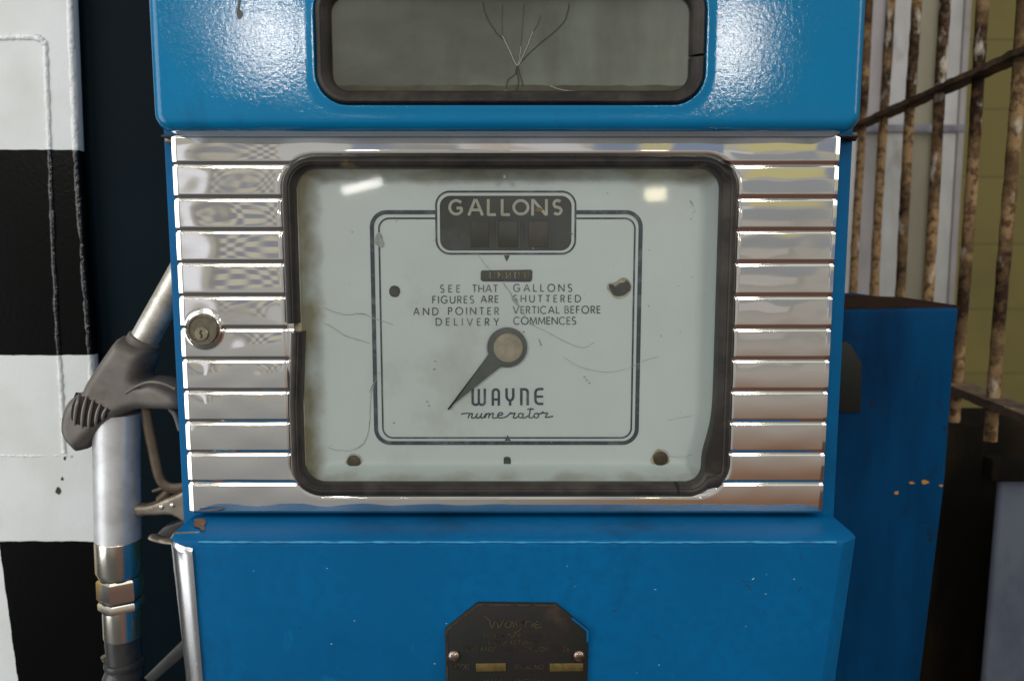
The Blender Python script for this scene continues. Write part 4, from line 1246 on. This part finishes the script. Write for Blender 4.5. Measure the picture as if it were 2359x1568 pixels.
nt_.word('MADE IN ENGLAND', 1115, 1262, 1563, 1574, 1.8)
for P in [[(1118, 1418), (1128, 1428), (1134, 1444), (1144, 1426), (1150, 1444), (1164, 1422)], [(1180, 1431), (1170, 1430), (1164, 1440), (1174, 1444), (1182, 1431), (1184, 1444)],
          [(1188, 1430), (1194, 1443), (1206, 1430), (1198, 1450), (1186, 1456)], [(1210, 1444), (1214, 1431), (1226, 1432), (1226, 1444)],
          [(1232, 1438), (1246, 1437), (1240, 1430), (1231, 1437), (1236, 1445), (1250, 1443)]]:
    c = catmull([(a, b, 0) for a, b in P], 6); nt_.px([(v.x, v.y) for v in c], 3.6)
nt_.build('plate_lettering', M['plate_text'], npl)
for (a, b) in [(1097, 1166), (1267, 1344)]:
    pprism('stamped_panel', [(a, 1528), (b, 1527), (b, 1545), (a, 1546)], NY - .0005, NY + .0004, M['brass'], npl, .0002)
for cx in (1046, 1334):
    p = U(cx, 1510, NY)
    lathe('rivet', (p.x, NY + .0005, p.z), (0, -1, 0), [(0, .0040)] + [(.0004 + .0026 * math.sin(R(a)), .0040 * math.cos(R(a))) for a in range(0, 91, 15)], M['rivet'], npl)

# bracket bar and nozzle cradle on the pump's side
prism('hook_bar', [XZ(333, 1558, .05), XZ(352, 1572, .05), XZ(470, 1470, .05), XZ(450, 1446, .05)], .048, .055, M['hose'], pump, .001)
inflate('cradle_lip', smooth_closed([XZ(a, b, .04) for a, b in [(343, 1236), (352, 1229), (372, 1236), (400, 1240), (440, 1238), (440, 1254), (395, 1252), (362, 1246)]], 4), .04, .007, .004, M['bracket'], pump, .0014)
prism('cradle_arm', [XZ(360, 1232, .06), XZ(380, 1212, .06), XZ(440, 1190, .06), XZ(440, 1236, .06)], .056, .07, M['hose'], pump, .001)

# ------------------------------------------------------------------ fuel nozzle
NZ = .055
m_ = PX(NZ)
noz = thing('fuel_nozzle', tuple(U(275, 1380, NZ)), 'old aluminium fuel nozzle with brown ribbed grip hanging beside the pump', 'fuel nozzle')
a, b = U(331, 786, NZ), U(436, 597, NZ)
sp = [a.lerp(b, t) for t in np.linspace(-.25, 1, 26)]
tube('spout', sp, [31 * m_ + (1 - t) * .0004 for t in np.linspace(0, 1, 26)], M['spout'], noz, 28)
# grip: one casting
gp_ = [(286, 773), (300, 776), (352, 799), (358, 812), (356, 834), (344, 866), (370, 864), (400, 876), (436, 900), (436, 938), (345, 938), (313, 946), (280, 966), (242, 998), (214, 1026), (196, 1034), (188, 1026), (166, 1000), (160, 972), (164, 942), (176, 914), (194, 900), (208, 893), (216, 874), (250, 822)]
g = inflate('grip', smooth_closed([XZ(a, b, NZ) for a, b in gp_], 3), NZ, .021, .0085, M['grip'], noz, .0018)
# raised rim of the hand guard web
tube('guard_seam', catmull([U(a, b, NZ - .0206) for a, b in [(290, 905), (315, 890), (345, 880), (378, 884), (405, 896)]], 8), .0012, M['grip'], g, 8)
HG = HEIGHT['grip']
def on_grip(px, py, lift):
    p = U(px, py, NZ)
    for _ in range(4):
        h = HG(p.x, p.z); p = U(px, py, NZ - h)
    return Vector((p.x, p.y - lift, p.z))
RT = [(174, 903), (186, 904), (202, 911), (217, 919), (233, 929), (248, 938), (257, 944)]
RB = [(164, 968), (173, 980), (190, 986), (206, 988), (222, 981), (238, 968), (248, 960)]
def rib_pt(u, v, lift):
    i = min(int(u), len(RT) - 2); f = u - i
    tx, ty = RT[i][0] + (RT[i + 1][0] - RT[i][0]) * f, RT[i][1] + (RT[i + 1][1] - RT[i][1]) * f
    bx_, by_ = RB[i][0] + (RB[i + 1][0] - RB[i][0]) * f, RB[i][1] + (RB[i + 1][1] - RB[i][1]) * f
    return on_grip(tx + (bx_ - tx) * v - 3 * 4 * v * (1 - v), ty + (by_ - ty) * v, lift)
us, vs_ = np.linspace(.05, 5.95, 60), np.linspace(0, 1, 14)
V, Fc = [], []
for v in vs_:
    for u in us:
        e_ = min(1, 6 * min(v, 1 - v) + .0)
        V.append(rib_pt(u, v, -.0002 + .0005 * e_))
for i in range(len(vs_) - 1):
    for j in range(len(us) - 1):
        k = i * len(us) + j; Fc.append([k, k + 1, k + len(us) + 1, k + len(us)])
mesh('grip_pad', V, Fc, M['grip_dark'], g, smooth=True)
for u in (1, 2, 3, 4, 5):
    P = [rib_pt(u, v, .0006) for v in np.linspace(.02, .98, 18)]
    n = len(P)
    tube('grip_rib', P, [.00135 * (.35 + .65 * math.sin(math.pi * min(max(k / (n - 1), .04), .96)) ** .5) for k in range(n)], M['grip_rib'], g, 10)
sa = U(331, 786, NZ); sb = U(436, 597, NZ)
lathe('spout_socket', sa + (sb - sa) * -.02, sb - sa, [(-.012, .0118), (.0, .0121), (.0034, .0119), (.0042, .0108), (.0042, .009)], M['grip'], noz, 30)
# barrel
p0, p1 = U(268, 950, NZ), U(272.5, 1239, NZ)
ax = p1 - p0
Ln = ax.length
tube('barrel', [p0.lerp(p1, t) for t in np.linspace(0, 1, 30)], [51.5 * m_ * (1 + .05 * max(0, 1 - t * 3.5)) for t in np.linspace(0, 1, 30)], M['alu'], noz, 40)
def ringpart(name, y0, y1, xc0, xc1, prof, mat, parent, seg=40):
    q0, q1 = U(xc0, y0, NZ), U(xc1, y1, NZ)
    L = (q1 - q0).length
    return lathe(name, q0, q1 - q0, [(t * L, r * m_) for t, r in prof], mat, parent, seg)
ringpart('collar', 1239.5, 1322, 272.5, 275, [(0, 50.5), (.02, 52), (.86, 51.5), (1, 46)], M['collar'], noz)
ringpart('neck', 1318, 1400, 275, 279, [(0, 43), (1, 43)], M['dark'], noz)  # dark colour stands in for the ring shadow between collar and nut
hx = ringpart('hex_nut', 1326, 1374, 276, 279, [(0, 47), (.1, 51.5), (.88, 52.5), (1, 49)], M['collar'], noz, 6)
ringpart('hex_nut', 1378, 1398, 279.5, 280.5, [(0, 49), (.2, 51.5), (.8, 51), (1, 47)], M['collar'], noz, 6)
ringpart('hose_ferrule', 1394, 1464, 280.5, 283.5, [(0, 43), (.96, 43), (1, 42)], M['collar'], noz)
# trigger guard and levers
inflate('trigger_guard', smooth_closed([XZ(a, b, NZ) for a, b in [(301, 1160), (340, 1158), (372, 1148), (412, 1132), (450, 1120), (450, 1206), (412, 1190), (392, 1184), (345, 1187), (303, 1186)]], 3), NZ, .0055, .003, M['bracket'], noz, .0016)
for cx, cy in [(372, 1168), (397, 1164)]:
    p = U(cx, cy, NZ - .0055)
    lathe('pin', (p.x, NZ - .004, p.z), (0, -1, 0), [(0, .0018), (.0022, .0018), (.0028, .001)], M['collar'], noz, 14)
tube('lever', catmull([U(a, b, NZ - .002) for a, b in [(335, 930), (343, 985), (353, 1035), (364, 1085), (376, 1112), (400, 1124), (450, 1118)]], 9), 13 * m_, M['lever'], noz, 14, flat=.6)
tube('lever_stub', [U(a, b, NZ - .002) for a, b in [(383, 1120), (366, 1127), (352, 1131)]], [.0022, .0017, .0012], M['lever'], noz, 10)
tube('lever_link', [U(a, b, NZ) for a, b in [(398, 1120), (380, 1140), (366, 1152)]], [.003, .0035, .003], M['lever'], noz, 10)
tube('guard_tail', catmull([U(a, b, NZ) for a, b in [(392, 940), (405, 956), (416, 990)]], 6), .0022, M['grip'], noz, 8)

# hose
hs = thing('fuel_hose', tuple(U(290, 1600, NZ)), 'black rubber fuel hose running down from the nozzle', 'hose')
P = catmull([U(283, 1456, NZ), U(286, 1500, NZ), U(291, 1545, NZ), U(306, 1600, NZ), Vector((-.20, NZ + .02, -.45)), Vector((-.19, NZ + .04, -.62)), Vector((-.20, NZ + .06, -.80)), Vector((-.15, NZ + .08, -.92))], 14)
tube('hose_tube', P, 40.5 * m_, M['hose'], hs, 32)
q0, q1 = U(287, 1516, NZ), U(289, 1536, NZ)
lathe('hose_clip', q0, q1 - q0, [(0, 41 * m_), (.0006, 46 * m_), (.0032, 47.5 * m_), (.0052, 46 * m_), (.0060, 41 * m_)], M['hose'], hs)
p = U(243, 1520, NZ)
lathe('clip_screw', p, (-.2, -.3, 1), [(0, .0022), (.004, .0022)], M['bracket'], hs, 14)
